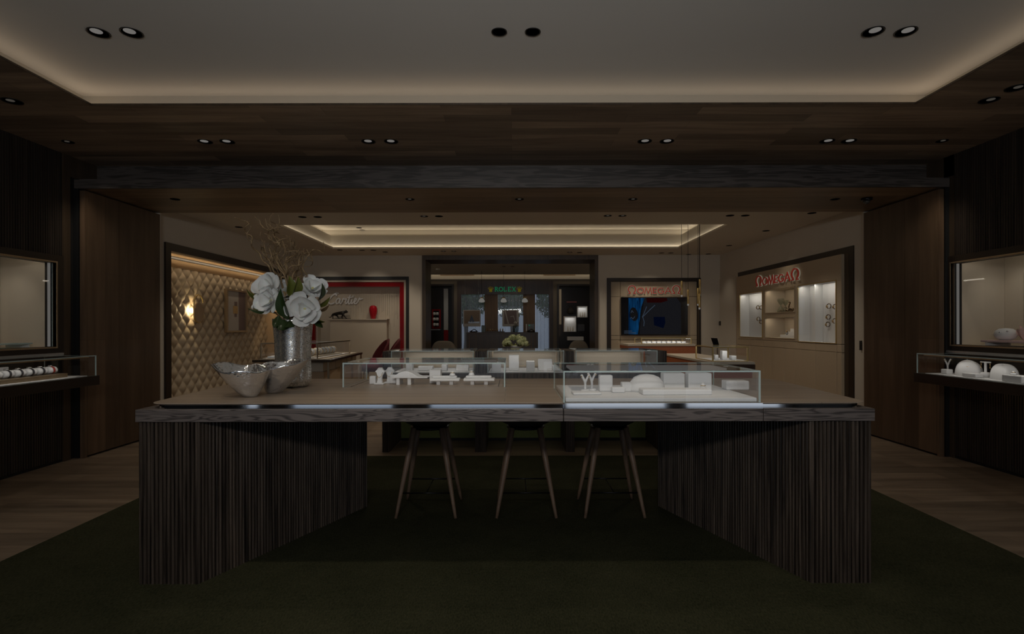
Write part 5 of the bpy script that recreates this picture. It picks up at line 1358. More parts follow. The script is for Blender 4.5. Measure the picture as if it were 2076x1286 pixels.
for k, hh in enumerate(holes):
    a0, a1, b0, b1 = hh; d = D if k in (1,2) else .12
    mm = 'cream' if k in (1,2) else 'white_cloth'
    mb = MB(); mb.box(XO+.061+d-.01, XO+.061+d, a0, a1, b0, b1); mb.box(XO+.002, XO+.061+d-.011, a0-.003, a0, b0, b1); mb.box(XO+.002, XO+.061+d-.011, a1, a1+.003, b0, b1)
    mb.box(XO+.002, XO+.061+d-.011, a0, a1, b1, b1+.003); mb.box(XO+.002, XO+.061+d-.011, a0, a1, b0-.003, b0); mb.build('vitrine_box', M[mm], pw)
    mb = MB(); wall_boxes(mb, (a0-.012, a1+.012, b0-.012, b1+.012), [(a0, a1, b0, b1)], lambda c0,c1,e0,e1: mb.box(XO-.012, XO-.0005, c0, c1, e0, e1)); mb.build('brass_edge', M['brass'] if k in (0,3) else M['cream_leather'], pw)
    if k != 1:
        mb = MB(); mb.pane(XO-.008, XO-.004, a0+.001, a1-.001, b0+.001, b1-.001); mb.build('pane', [M['glass'], M['rim']], pw)
    strip((XO+.03, a0+.03, b1-.008), (XO+.03, a1-.03, b1-.008), (.35,0,-1), 7.5 if k in (0,3) else 4.4, .02, (1,.93,.80) if k in (0,3) else (1,.84,.62))
mb = MB(); mb.box(XO+.045, XO+.16, (holes[0][0]+holes[0][1])/2+.12-.004, (holes[0][0]+holes[0][1])/2+.12+.004, holes[0][2]+.001, holes[0][3]-.001); mb.build('divider', M['white_cloth'], pw)
ol = oy(1534.5); orr = oy(1624)
red_letters('red backlit letters with horseshoe emblems over the lit vitrines on the right wall', (XO-.0005, ol, 2.035), (0,-1,0), (-1,0,0), ol-orr, .185)
# watches pinned in the vitrines
g = 'wrist watches in the lit vitrines of the right wall'
def pinned(x, y, d, label):
    Yp = FOC*(XO+.06+d-.05)/(x-CX); p = P(x, y, Yp)
    t = thing('wrist_watch', label, 'watch', (XO+.061+d-.0105, p[1], p[2]), g)
    b = MB(); b.tube([(-.03-.012*math.cos(a), .030*math.cos(a), .034*math.sin(a)) for a in [PI*(-.42+1.84*i/20) for i in range(21)]], .007, 8); b.build('strap', M['bronze_dark'], t, local=True)
    b = MB(); b.lathe([(.0,-.005),(.019,-.004),(.021,0),(.019,.005),(0,.006)], 16); b.v = [(p_[2]*.8-.045, p_[0]+.026, p_[1]-.004) for p_ in b.v]; b.build('watch_case', M['gold'], t, local=True)
    b = MB(); b.tube([(0,0,.034),(-.03,0,.034)], .004, 6); b.build('peg', M['steel'], t, local=True)
dR, dL = .12, .12
for x, y, s_ in ((1679,621,'upper left'),(1692,622,'upper right'),(1678,643,'middle left'),(1691,651,'middle right'),(1677,658,'lower left')):
    pinned(x, y, dR, 'gold wrist watch %s in the large lit vitrine nearest the passage' % s_)
for x, y, s_ in ((1535.5,623.5,'upper left'),(1542,624,'upper right'),(1536.5,647,'lower left'),(1542,653,'lower right')):
    pinned(x, y, dL, 'wrist watch %s in the lit vitrine at the far end of the wall unit' % s_)
# hourglasses and bird in the upper niche
def ony(x, y, X_): Y = FOC*X_/(x-CX); return P(x, y, Y)
nz = holes[1][2]
Xn = XO+.14
def hourglass(label, x, h, r):
    t = thing('hourglass', label, 'hourglass', (Xn, ony(x,640,Xn)[1], nz+.0005), 'glass hourglasses in the upper niche')
    b = MB(); b.lathe([(r,0),(r*1.02,.012),(r*.95,h*.16),(r*.55,h*.36),(r*.12,h*.48),(r*.12,h*.52),(r*.55,h*.64),(r*.98,h*.84),(r,h*.95),(r*.8,h),(0,h)], 20); b.build('glass_body', M['amber_glass'], t, local=True)
    b = MB(); b.lathe([(r*.7,.014),(r*.5,h*.1),(0,h*.2)], 16); b.build('sand', M['bronze_dark'], t, local=True)
hourglass('taller smoky hourglass in the upper niche of the right wall unit', 1583, .235, .055)
hourglass('shorter smoky hourglass right of the taller one in the upper niche', 1592.5, .20, .048)
t = thing('swan_figurine','small bronze swan figurine beside the hourglasses in the upper niche','figurine',(Xn, ony(1604,640,Xn)[1], nz+.0005))
b = MB(); b.lathe([(.02,0),(.05,.02),(.058,.045),(.04,.07),(0,.08)], 16, sx=.6, sy=1.25)
b.build('body', M['bronze_dark'], t, local=True)
b = MB(); b.tube(smooth([(0,.05,.05),(0,.075,.08),(0,.055,.12),(0,.03,.15),(0,.045,.168),(0,.07,.155)]), .009, 8); b.build('neck', M['bronze_dark'], t, local=True)
t = thing('bird_figurine','tiny dark bronze bird figurine between hourglass and swan in the upper niche','figurine',(Xn-.03, ony(1599.5,640,Xn)[1], nz+.0005))
b = MB(); b.lathe([(.012,0),(.03,.012),(.034,.028),(.02,.045),(0,.05)], 14, sx=.6, sy=1.2); b.build('body', M['bronze_dark'], t, local=True)
b = MB(); b.tube(smooth([(0,.03,.03),(0,.042,.055),(0,.03,.08),(0,.045,.085)]), .006, 8); b.build('neck', M['bronze_dark'], t, local=True)
# white stepped stand with watches in the lower niche
nz2 = holes[2][2]; ym = ony(1600,680,Xn)[1]
t = thing('watch_steps','white stepped stand holding watches in the lower niche of the right wall unit','display stand',(Xn,ym,nz2+.0005))
for k in range(3):
    b = MB(); b.box(XO+.08+.06*k, XO+.30, holes[2][0]+.02, holes[2][1]-.34-.05*k, nz2+.0005+.05*k, nz2+.0499+.05*k); b.build('step', W, t, bevel=.004)
rnd = random.Random(9)
for k in range(4):
    y = holes[2][0]+.10+.12*k; lv = k % 3
    tt = thing('wrist_watch', 'wrist watch standing on the white steps of the lower niche, %s of four' % ['first','second','third','fourth'][k], 'watch', (XO+.11+.06*lv-.0, y, nz2+.0503+.05*lv), g)
    b = MB(); b.tube([(0,.028*math.cos(a),.03+.028*math.sin(a)) for a in [2*PI*i/16 for i in range(17)]], .006, 8, cap=False); b.build('strap', M['strap'], tt, local=True)
    b = MB(); b.lathe([(0,-.005),(.015,-.004),(.016,.004),(0,.006)], 12); b.v = [(p_[2]-.008, p_[0], p_[1]+.05) for p_ in b.v]; b.build('watch_case', M['gold'], tt, local=True)

# ------------------------------------------------------------------ doors and small wall things on the right
def ry(x): return FOC*XR/(x-CX)
t = thing('door_two','x','door',(XR-.01,ry(1741),0)); del t['category']; t.name = 'door_2'; t['kind'] = 'structure'; t['label'] = 'narrow plaster coloured door leaf at the right passage edge'
mb = MB(); mb.box(XR-.012, XR-.0005, 6.83, 6.985, 0.01, P(1743,538,6.9)[2]); mb.build('leaf', M['plaster'], t)
mb = MB(); mb.box(XR-.03, XR-.0125, 6.88, 6.905, 1.02, 1.14); mb.build('door_handle', M['black'], t)
mb = MB(); mb.box(XR-.008, XR-.0005, ry(1494)+.02, ry(1457), 0.01, 2.33); o = mb.build('door_3', M['plaster']); struct(o)
t = thing('wall_switch','small dark wall switch beside the far door on the right wall','switch',(XR-.015, ry(1457.5), P(1457,660,ry(1457.5))[2]))
mb = MB(); yw = ry(1457.5); zw = P(1457,660,yw)[2]; mb.box(XR-.024, XR-.0085, yw-.13, yw-.04, zw, zw+.09); mb.build('plate', M['black'], t)
mb = MB(); mb.box(XR-.029, XR-.0245, yw-.11, yw-.06, zw+.02, zw+.07); mb.build('rocker', M['bronze_dark'], t)

# ------------------------------------------------------------------ orange leather counters on the right
t = thing('leather_counter','orange leather counter with cream top in front of the right wall unit','counter',(2.55,7.2,0))
mb = MB(); mb.box(2.31,2.78,6.27,8.2,.0005,.885); mb.build('body', M['orange_leather'], t, bevel=.006)
mb = MB(); mb.box(2.30,2.80,6.25,8.22,.8855,.915); mb.build('top', M['cream'], t, bevel=.003)
mb = MB(); mb.box(2.30,2.80,6.245,6.2695,.80,.8845); mb.build('front_band', M['mahogany'], t)
showcase('bronze_showcase','small brass framed glass showcase on the orange leather counter',2.35,2.77,6.36,6.95,.9155,1.085,.006,frame='brass',base='white_cloth',power=5)
g = 'white props in the small brass framed showcase'
for x_, w_, h_, s_ in ((2.45,.05,.06,'leftmost'),(2.55,.06,.11,'tallest'),(2.66,.06,.05,'rightmost')):
    block('display_block','%s white block in the small brass framed showcase' % s_,'display block',x_-w_/2,x_+w_/2,6.5,6.58,.9238,.9238+h_,g)
t = thing('tablet_stand','dark tablet on a slim stand behind the small brass framed showcase','tablet',(2.68,7.06,.9155))
mb = MB(); mb.lathe([(.05,0),(.05,.008),(.01,.012),(.01,.16),(0,.161)], 16, c=(2.68,7.08,.9155)); mb.build('stand', M['bronze_dark'], t)
mb = MB(); p = [(2.625,7.05,1.06),(2.70,7.05,1.055),(2.685,7.10,1.17),(2.605,7.10,1.175)]
mb.add(p+[(a,b_+.012,c) for a,b_,c in p], [(0,1,2,3),(7,6,5,4),(0,4,5,1),(1,5,6,2),(2,6,7,3),(3,7,4,0)]); mb.build('tablet', M['screen_black'], t)
t = thing('leather_counter','orange leather desk standing under the television by the back wall','counter',(2.3,8.7,0))
zt_ = P(0,700.5,8.45)[2]
mb = MB(); mb.box(P(1272,0,8.45)[0],P(1409,0,8.45)[0],8.45,9.1,.0005,zt_-.03); mb.build('body', M['orange_leather'], t, bevel=.006)
mb = MB(); mb.box(P(1272,0,8.45)[0],P(1409,0,8.45)[0],8.44,9.11,zt_-.0295,zt_); mb.build('top', M['cream'], t)
xs0, xs1 = P(1297,0,8.6)[0], P(1399,0,8.6)[0]
showcase('bronze_showcase','wide brass framed glass showcase on the orange desk under the television',xs0,xs1,8.55,9.02,zt_+.0005,P(0,687.5,8.55)[2],.006,frame='brass',base='white_cloth',power=5)
g = 'watches lying in the wide showcase under the television'
for k in range(9):
    tt = thing('wrist_watch','gold wrist watch on a white pad, %s from the left under the television' % ['first','second','third','fourth','fifth','sixth','seventh','eighth','ninth'][k],'watch',(xs0+.08+k*(xs1-xs0-.16)/8, 8.72, zt_+.009),g)
    b = MB(); b.box(-.03,.03,-.04,.04,0,.028); b.build('pad', W, tt, local=True, bevel=.004)
    b = MB(); b.lathe([(.018,0),(.018,.008),(0,.009)], 12, c=(0,0,.0285)); b.build('watch_case', M['gold'], tt, local=True)

# ------------------------------------------------------------------ brass pendants
g = 'slim brass pendant lamps over the orange counter'
pend = [(1382,9.0,570.5,601,'first'),(1395,9.0,588,619,'second'),(1415.3,9.0,585,619,'third'),(1418.8,9.25,567,599.5,'fourth'),(1418,8.75,596,626.5,'fifth')]
for x, Y, ya1, yb1, nm in pend:
    top = P(x, ya1, Y); bot = P(x, yb1, Y)
    t = thing('pendant_lamp','slim brass tube pendant with a glowing tip, %s from the left' % nm if nm in ('first','second') else 'slim brass tube pendant with a glowing tip in the right cluster, hanging %s' % {'third':'in between','fourth':'highest','fifth':'lowest'}[nm],'pendant lamp',bot,g)
    b = MB(); b.lathe([(.014,.02),(.016,.022),(.016,top[2]-bot[2]),(.004,top[2]-bot[2]+.006)], 14); b.build('brass_tube', M['brass'], t, local=True)
    b = MB(); b.lathe([(0,-.012),(.012,-.006),(.0145,.006),(.0145,.0205),(0,.0205)], 12); b.build('glowing_tip', M['lum_white'], t, local=True)
    b = MB(); b.tube([(0,0,top[2]-bot[2]+.004),(0,0,Zt-bot[2]-.012)], .0035, 6); b.build('cord', M['black'], t, local=True)
    b = MB(); b.lathe([(.025,0),(.025,-.012),(0,-.013)], 14, c=(0,0,Zt-bot[2]-.0005)); b.build('ceiling_rose', M['bronze_dark'], t, local=True)

# ================================================================== THIRD ROOM: WATCH FRONT WITH GLAZED FINS
x0, x1, z0, z1 = RF
def t3(x, Y=TW): return P(x, 0, Y)[0]
def z3(y, Y=TW): return P(0, y, Y)[2]
mb = MB(); mb.box(x0, x1, TW-.06, TW+.02, z3(599), z1); mb.box(x0, t3(934), TW-.06, TW+.2, 0, z3(599)); mb.box(t3(1112), x1, TW-.06, TW+.2, 0, z3(599))
struct(mb.build('trim_shopfront', M['mahogany']))
mb = MB(); mb.box(t3(981), t3(1008), TW+.02, TW+.1, 0, z3(599)); mb.box(t3(1059.5), t3(1084), TW+.02, TW+.1, 0, z3(599)); struct(mb.build('wall_panels_third', M['brown_panel']))
for i, (a, b_) in enumerate(((934,981),(1008,1059.5),(1084,1112))):
    mb = MB(); mb.pane(t3(a), t3(b_), TW+.18, TW+.186, 0.0, z3(599)); struct(mb.build('window_%d' % (7+i), [M['glass'], M['rim']]))
g = 'metal fin screens in the third room'
for a, b_, nm in ((934,980,'left'),(1008,1058.5,'middle'),(1086,1111,'right')):
    mb = MB(); x = t3(a)+.005
    while x < t3(b_)-.01: mb.box(x, x+.016, TW+.03, TW+.07, .02, z3(599.5)); x += .040
    tag(mb.build('fin_screen', M['fin_metal']), 'tall screen of thin metal fins, %s one in the far shopfront' % nm, 'screen', g)
# fascia lettering: block letters with serifs between two crowns
H = z3(584)-z3(593.4)
def serif(lines, feet, w):
    return lines + [([(a-.11*H, y), (a+.11*H, y)], w*.7, False) for a, y in feet]
w = .15*H; wd = 1.0*H
def let(k, x):
    if k == 'R': return serif([([(x+.2*H,0),(x+.2*H,H)],w,False),([(x+.2*H,H-w/2),(x+.5*H,H-w/2),(x+.66*H,.78*H),(x+.5*H,.52*H),(x+.2*H,.52*H)],w*.9,False),([(x+.42*H,.52*H),(x+.76*H,0)],w,False)],[(x+.2*H,w*.35),(x+.2*H,H-w*.35),(x+.76*H,w*.35)],w)
    if k == 'O': return [(arc(x+.45*H,H/2,.4*H,H/2-w/2,0,345,22),w,True)]
    if k == 'L': return serif([([(x+.2*H,0),(x+.2*H,H)],w,False),([(x+.2*H,w/2),(x+.68*H,w/2),(x+.70*H,.26*H)],w*.9,False)],[(x+.2*H,w*.35),(x+.2*H,H-w*.35)],w)
    if k == 'E': return serif([([(x+.70*H,.76*H),(x+.68*H,H-w/2),(x+.2*H,H-w/2),(x+.2*H,w/2),(x+.70*H,w/2),(x+.72*H,.26*H)],w*.9,False),([(x+.2*H,H/2),(x+.52*H,H/2)],w*.8,False)],[(x+.2*H,w*.35),(x+.2*H,H-w*.35)],w)
    return serif([([(x+.12*H,0),(x+.74*H,H)],w*.8,False),([(x+.12*H,H),(x+.74*H,0)],w,False)],[(x+.12*H,w*.35),(x+.74*H,w*.35),(x+.12*H,H-w*.35),(x+.74*H,H-w*.35)],w)
tot = .92*H*5-.1*H; kx = (t3(1044.5)-t3(1001.5))/tot
t = thing('fascia_sign','green glowing serif letters between two gold crowns on the far dark fascia','sign',(t3(1002),TW-.0605,z3(593.4)))
for i, ch in enumerate('ROLEX'):
    b = MB()
    for pts, w_, c_ in let(ch, .92*H*i): b.ribbon(pts, w_*.8, (t3(1001.5), TW-.0605, z3(593.4)), (kx,0,0), (0,0,1), (0,-1,0), .012, c_)
    b.build('letter', M['green_neon'], t)
for xc in (994, 1052):
    b = MB(); ox, oz_ = t3(xc), z3(594.5); s_ = (z3(583.2)-z3(594.5))
    for ang, ln in ((-38,.92),(-19,1.0),(0,1.05),(19,1.0),(38,.92)):
        a = math.radians(ang); e_ = (math.sin(a)*ln*.78*s_, .2*s_+math.cos(a)*ln*.72*s_)
        b.ribbon([(math.sin(a)*.12*s_, .18*s_), e_], [.13*s_,.05*s_], (ox,TW-.0605,oz_), (1,0,0), (0,0,1), (0,-1,0), .012)
        b.ribbon(arc(e_[0], e_[1], .03*s_, .03*s_, 0, 330, 8), .05*s_, (ox,TW-.0605,oz_), (1,0,0), (0,0,1), (0,-1,0), .012, True)
    b.ribbon(arc(0,.14*s_,.24*s_,.09*s_,0,345,14), .09*s_, (ox,TW-.0605,oz_), (1,0,0), (0,0,1), (0,-1,0), .012, True)
    b.build('crown_emblem', M['gold_neon'], t)
# air vents on the riser
for a, b_, nm in ((892,961,'left'),(1100,1165,'right')):
    t = thing('air_vent','long slotted air grille, %s one above the far shopfront' % nm,'air vent',(t3(a),TW-.085,z3(561)),'air grilles above the far shopfront')
    mb = MB(); mb.box(t3(a),t3(b_),TW-.0865,TW-.0805,z3(561.5),z3(556.5)); mb.build('grille', M['tan'], t)
    mb = MB()
    for i in range(4): z_ = z3(560.8)+.016*i; mb.box(t3(a)+.02,t3(b_)-.02,TW-.092,TW-.0867,z_,z_+.005)
    mb.build('slat', M['bronze_dark'], t)
# posters hung before the fins
YP = TW-.12
def bar(mbx, x0_, x1_, y0_, y1_, Y, d): mbx.box(P(x0_,0,Y)[0], P(x1_,0,Y)[0], Y-d, Y, P(0,y1_,Y)[2], P(0,y0_,Y)[2])
t = thing('hanging_poster','square poster of a dark sail over water before the left fin screen','poster',(P(955,0,YP)[0],YP,P(0,664,YP)[2]))
b = MB(); bar(b,938.5,973,630.5,664,YP,.02); b.build('board', M['poster'], t)
b = MB(); bar(b,940,971.5,632,658,YP-.0205,.002); b.build('print', M['poster_warm'], t)
b = MB(); b.ribbon([(0,0),(.05,.16),(.10,.0)], .07, (P(952,0,YP)[0],YP-.0226,P(0,655,YP)[2]), (1,0,0), (0,0,1), (0,-1,0), .001); b.build('sail', M['screen_black'], t)
b = MB(); bar(b,948,971,654,657.5,YP-.0226,.001); b.build('water_band', M['fin_metal'], t)
for xw in (942, 969):
    b = MB(); b.tube([(P(xw,0,YP)[0],YP-.01,P(0,630.5,YP)[2]),(P(xw,0,YP)[0],YP-.01,2.9195)], .002, 6); b.build('wire', M['alu'], t)
t = thing('hanging_poster','square poster of a dark close up before the middle fin screen','poster',(P(1034,0,YP)[0],YP,P(0,664,YP)[2]))
b = MB(); bar(b,1017.5,1051,630.5,664,YP,.02); b.build('board', M['poster'], t)
b = MB(); bar(b,1021,1046,632,659,YP-.0205,.002); b.build('print', M['mauve'], t)
b = MB(); b.ribbon([(0,.40),(.10,0)], .035, (P(1023,0,YP)[0],YP-.0226,P(0,658.5,YP)[2]), (1,0,0), (0,0,1), (0,-1,0), .001); b.ribbon([(.16,.22),(.26,.24),(.3,.10)], .02, (P(1023,0,YP)[0],YP-.0226,P(0,658.5,YP)[2]), (1,0,0), (0,0,1), (0,-1,0), .001); b.build('light_streak', M['poster_light'], t)
for xw in (1021, 1047):
    b = MB(); b.tube([(P(xw,0,YP)[0],YP-.01,P(0,630.5,YP)[2]),(P(xw,0,YP)[0],YP-.01,2.9195)], .002, 6); b.build('wire', M['alu'], t)
# glass globe pendants
g = 'glass globe pendants before the far shopfront'
YG = 15.6
for x, nm in ((976.5,'left'),(1021,'middle'),(1064,'right')):
    c = P(x, 611, YG); r = .115
    t = thing('globe_pendant','clear glass globe pendant before the far shopfront, %s of three' % nm,'pendant lamp',c,g)
    b = MB(); b.lathe([(.012,r*.98)]+[(r*math.sin(a), r*math.cos(a)) for a in [PI*k/14 for k in range(2,13)]]+[(.03,-r*.97)], 22); b.build('globe', M['glass_dark'], t, local=True)
    b = MB(); b.lathe([(.03,.085),(.07,.05),(.09,.0),(.075,-.03),(.0,-.04)], 16); b.build('inner_shade', M['lum_white'], t, local=True)
    b = MB(); b.lathe([(.05,.085),(.065,.1),(.03,.12),(0,.121)], 16); b.build('cap', M['brass'], t, local=True)
    b = MB(); b.tube([(0,0,.12),(0,0,2.9195-c[2])], .004, 6); b.build('cord', M['black'], t, local=True)
# counter and the things on it
YC = 15.0
ct = P(0, 676, YC)[2]
t = thing('sales_counter','dark mahogany sales counter before the far shopfront','counter',(P(1017,0,YC)[0],YC+.35,0))
b = MB(); b.box(P(944,0,YC)[0]+.01,P(1090,0,YC)[0]-.01,YC+.01,YC+.7,.0005,ct-.04); b.build('body', M['mahogany'], t)
b = MB(); b.box(P(944,0,YC)[0],P(1090,0,YC)[0],YC,YC+.71,ct-.0395,ct); b.build('top', M['mahogany'], t, bevel=.004)
for xw in (950, 964, 1076, 1083):
    b = MB(); b.box(P(xw,0,YC)[0]-.006,P(xw,0,YC)[0]+.006,YC+.004,YC+.0098,.02,ct-.045); b.build('reeding', M['brown_panel'], t)
ct += .0005; Yq = YC+.25
def cx3(x): return P(x,0,Yq)[0]
def ch(y): return P(0,y,Yq)[2]
block('green_box','dark green upright box on the far mahogany counter','box',cx3(975),cx3(983),Yq,Yq+.1,ct,ch(661.5),None,M['leaf_dark'])
t = thing('watch_cushion_row','dark tray carrying gold watches on the far mahogany counter','tray',(cx3(1003),Yq,ct))
b = MB(); b.box(cx3(984),cx3(1022),Yq-.06,Yq+.08,ct,ct+.03); b.build('tray', M['mahogany'], t, bevel=.004)
for k in range(7):
    tt = thing('wrist_watch','gold wrist watch on the far dark tray, %s from the left' % ['first','second','third','fourth','fifth','sixth','seventh'][k],'watch',(cx3(988+5*k),Yq,ct+.0305),'gold watches on the far dark tray')
    b = MB(); b.tube([(.0,.022*math.cos(a),.032+.032*math.sin(a)) for a in [2*PI*i/14 for i in range(15)]], .012, 6, cap=False); b.build('strap', M['gold'], tt, local=True)
for a, b__, s_ in ((950,968,'left'),(1066,1084,'right')):
    t = thing('leather_tray','low dark leather tray at the %s end of the far mahogany counter' % s_,'tray',(cx3((a+b__)/2),Yq,ct))
    b = MB(); b.lathe([(.09,0),(.13,.02),(.135,.03),(.12,.028),(0,.012)], 20, c=(0,0,0)); b.build('dish', M['mahogany'], t, local=True)
    b = MB(); b.tube([(-.1,0,.02),(.02,.0,.09),(.1,.02,.03)], .012, 8); b.build('leather_strap', M['dark_frame'], t, local=True)
block('card_stand','slim white card standing upright on the far mahogany counter','card',cx3(1065),cx3(1067),Yq,Yq+.05,ct,ch(659),None,M['white_gloss'])
t = thing('name_plaque','small clear plaque with a green mark on the far mahogany counter','plaque',(cx3(1074),Yq+.15,ct))
b = MB(); b.box(cx3(1069),cx3(1082),Yq+.15,Yq+.16,ct,ch(659)); b.build('plate', M['smoke_glass'], t)
b = MB(); b.box(cx3(1071),cx3(1074),Yq+.148,Yq+.1498,ch(662.6),ch(661.4)); b.build('green_mark', M['green_neon'], t)
t = thing('counter_vase','dark ribbed vase of pale dried flowers on the far mahogany counter','vase',(cx3(1044),Yq,ct))
b = MB(); b.lathe([(.06,0),(.075,.02),(.085,.09),(.08,.16),(.06,.19),(.055,.19)], 18); b.build('vase_body', M['smoke_glass'], t, local=True)
rnd = random.Random(21)
for k in range(12):
    a = rnd.uniform(0,2*PI); rr = rnd.uniform(0,.09); c = (rr*math.cos(a), rr*math.sin(a), .23+rnd.uniform(-.02,.06))
    b = MB(); b.lathe([(0,-.03),(.028,-.012),(.032,.008),(.02,.026),(0,.03)], 10, c=c); b.tube([(0,0,.1),(c[0]*.6,c[1]*.6,.19),c], .003, 5); b.build('flower_head', M['poster'], t, local=True)

# niches of the third room
xa = NL[1]; yn = TW+.40
t = thing('red_display','red panel with white watch cushions in the far left niche','display panel',(t3(884),yn,P(0,668,yn)[2]))
b = MB(); bar(b,875,893,629,668,yn,.04); b.build('panel', M['red_lacquer'], t)
b = MB(); bar(b,878,889,632,664,yn-.0405,.02); b.build('case_back', M['screen_black'], t)
for k in range(3):
    for j in range(2):
        b = MB(); xx_ = P(880.5+6*j,0,yn)[0]; zz_ = P(0,638+11*k,yn)[2]; b.lathe([(0,-.05),(.045,-.04),(.045,.04),(0,.05)], 10, c=(xx_,yn-.11,zz_)); b.build('cushion', W, t)
t = thing('display_shelf','thin pale shelf under the red panel in the far left niche','shelf',(t3(884),yn,P(0,670.5,yn)[2]))
b = MB(); b.box(NL[0]+.01,P(893,0,yn)[0],yn-.2,yn+.09,P(0,671,yn)[2],P(0,669.5,yn)[2]); b.build('board', M['alu'], t)
spot((t3(884),TW+.18,NL[3]-.05),(t3(884),yn,1.4),2.5,60,.8,(1,.95,.9),.02)
t = thing('square_column','pale grey column with a red foot in the far left niche','column',(t3(903),TW+.16,NL[2]))
yc_ = TW+.2
b = MB(); b.box(P(898.5,0,yc_)[0],P(907.5,0,yc_)[0],yc_,yc_+.1,P(0,671,yc_)[2],P(0,587,yc_)[2]); b.build('shaft', M['column_grey'], t, bevel=.006)
b = MB(); b.box(P(898.5,0,yc_)[0],P(907.5,0,yc_)[0],yc_,yc_+.1,NL[2]+.0005,P(0,671,yc_)[2]-.0005); b.build('red_foot', M['red_lacquer'], t, bevel=.006)
spot((t3(903),TW-.5,2.75),(t3(903),TW+.2,1.9),4,30,.8,(1,.97,.93),.02)
# right niche: lit cubes, dark vase, light bar
yr = TW+.3
def cube_box(label, a, b__, c_, d_, w_):
    t = thing('lit_cube', label, 'display cube', (P((a+b__)/2,0,yr)[0],yr,P(0,d_,yr)[2]), 'lit display cubes in the far right niche')
    x0_, x1_, z0__, z1__ = P(a,0,yr)[0], P(b__,0,yr)[0], P(0,d_,yr)[2], P(0,c_,yr)[2]
    b = MB(); b.box(x0_,x1_,yr+.15,yr+.17,z0__,z1__); b.box(x0_,x0_+.02,yr,yr+.15,z0__,z1__); b.box(x1_-.02,x1_,yr,yr+.15,z0__,z1__); b.box(x0_+.02,x1_-.02,yr,yr+.15,z0__,z0__+.02); b.box(x0_+.02,x1_-.02,yr,yr+.15,z1__-.02,z1__); b.build('box_shell', W, t)
    b = MB(); b.box(x0_+.03,x1_-.03,yr+.02,yr+.03,z1__-.028,z1__-.021); b.build('light_strip', M['lum_white'], t)
    for q_ in (.35,.55,.75):
        b = MB(); b.lathe([(.02,0),(.016,.06),(.008,.14),(0,.16)], 10, c=(x0_+q_*(x1_-x0_), yr+.08, z0__+.0205)); b.build('cone_stand', M['cream'], t)
    area(((x0_+x1_)/2, yr+.06, z1__-.035), ((x0_+x1_)/2, yr+.09, z0__), w_, .25, .04, (1,.97,.92), 'Y')
    return t
cube_box('white lit cube higher up at the right edge of the far right niche',1169,1190,623,646,1.6)
cube_box('white lit cube lower down on the left of the far right niche',1142,1167,643.5,675,1.8)
t = thing('dim_cube','unlit grey cube right of the lower lit cube in the far right niche','display cube',(P(1177,0,yr)[0],yr,P(0,674,yr)[2]))
b = MB(); b.box(P(1170,0,yr)[0],P(1184,0,yr)[0],yr,yr+.17,P(0,674,yr)[2],P(0,660,yr)[2]); b.build('shell', M['alu_dark'], t, bevel=.004)
t = thing('shelf_tray','long white lit tray low in the far right niche','tray',(P(1166,0,yr)[0],yr,P(0,692.5,yr)[2]))
b = MB(); b.box(P(1149,0,yr)[0],P(1182,0,yr)[0],yr,yr+.17,P(0,692.5,yr)[2],P(0,685,yr)[2]); b.build('shell', W, t, bevel=.004)
t = thing('light_bar','thin reddish light bar near the top of the far right niche','lamp',(P(1158,0,yr)[0],yr,P(0,615.5,yr)[2]))
b = MB(); b.box(P(1148,0,yr)[0],P(1168,0,yr)[0],yr,yr+.06,P(0,615.2,yr)[2],P(0,613.8,yr)[2]); b.build('bar', emit('red_bar', (.9,.3,.25), .4), t)
t = thing('niche_vase','round black vase on its ledge in the far right niche','vase',(P(1156,0,yr)[0],yr+.06,P(0,640.5,yr)[2]))
b = MB(); b.lathe([(.05,0),(.1,.05),(.12,.12),(.09,.2),(.04,.23),(.035,.27),(.05,.28)], 18); b.build('body', M['smoke_glass'], t, local=True)
t = thing('niche_ledge','thin black ledge carrying the round vase in the far right niche','shelf',(P(1158,0,yr)[0],yr,P(0,642,yr)[2]))
b = MB(); b.box(P(1147,0,yr)[0],P(1168,0,yr)[0],yr-.02,yr+.19,P(0,642.3,yr)[2],P(0,640.8,yr)[2]); b.build('board', M['alu_dark'], t)
strip((NR[0]+.05,TW+.2,1.0),(NR[0]+.05,TW+.2,NR[3]-.1),(.2,.8,0),.8,.015,(1,.6,.35))
mb = MB(); mb.box(NR[0]+.02,NR[0]+.09,TW+.14,TW+.16,P(0,660,TW)[2],P(0,588,TW)[2]); struct(mb.build('trim_niche_light', M['bronze']))
# sofas at the doorway
def sofa(label, xa_, xb_, Y, ytop, ybot_, side):
    a = P(xa_,0,Y)[0]; b__ = P(xb_,0,Y)[0]; zt__ = P(0,ytop,Y)[2]
    t = thing('lounge_sofa', label, 'sofa', ((a+b__)/2, Y+.4, 0), 'pale lounge sofas in the third room')
    def fn(u, v):
        x = a+(b__-a)*v; e = (1-abs(2*v-1)**4); an = PI*u
        return (x, Y+.12-.12*math.cos(an), .35+(zt__-.35)*(.5+.5*math.sin(an)*e)**1.0*(1 if True else 0))
    mb = MB(); mb.grid(fn, 14, 14); mb.build('backrest', M['sofa'], t)
    mb = MB(); mb.box(a+.02, b__-.02, Y+.05, Y+.8, .12, .46); mb.build('seat', M['sofa'], t, bevel=.03)
    for x in (a+.06, b__-.06):
        for y in (Y+.1, Y+.74):
            mb = MB(); mb.lathe([(.02,0),(.025,.12)], 10, c=(x,y,.0005)); mb.build('leg', M['bronze_dark'], t)
sofa('pale rounded sofa back at the left side of the dark doorway',868,926,13.3,693,706,-1)
sofa('pale rounded sofa back at the right side of the dark doorway',1150,1196,13.3,693,706,1)

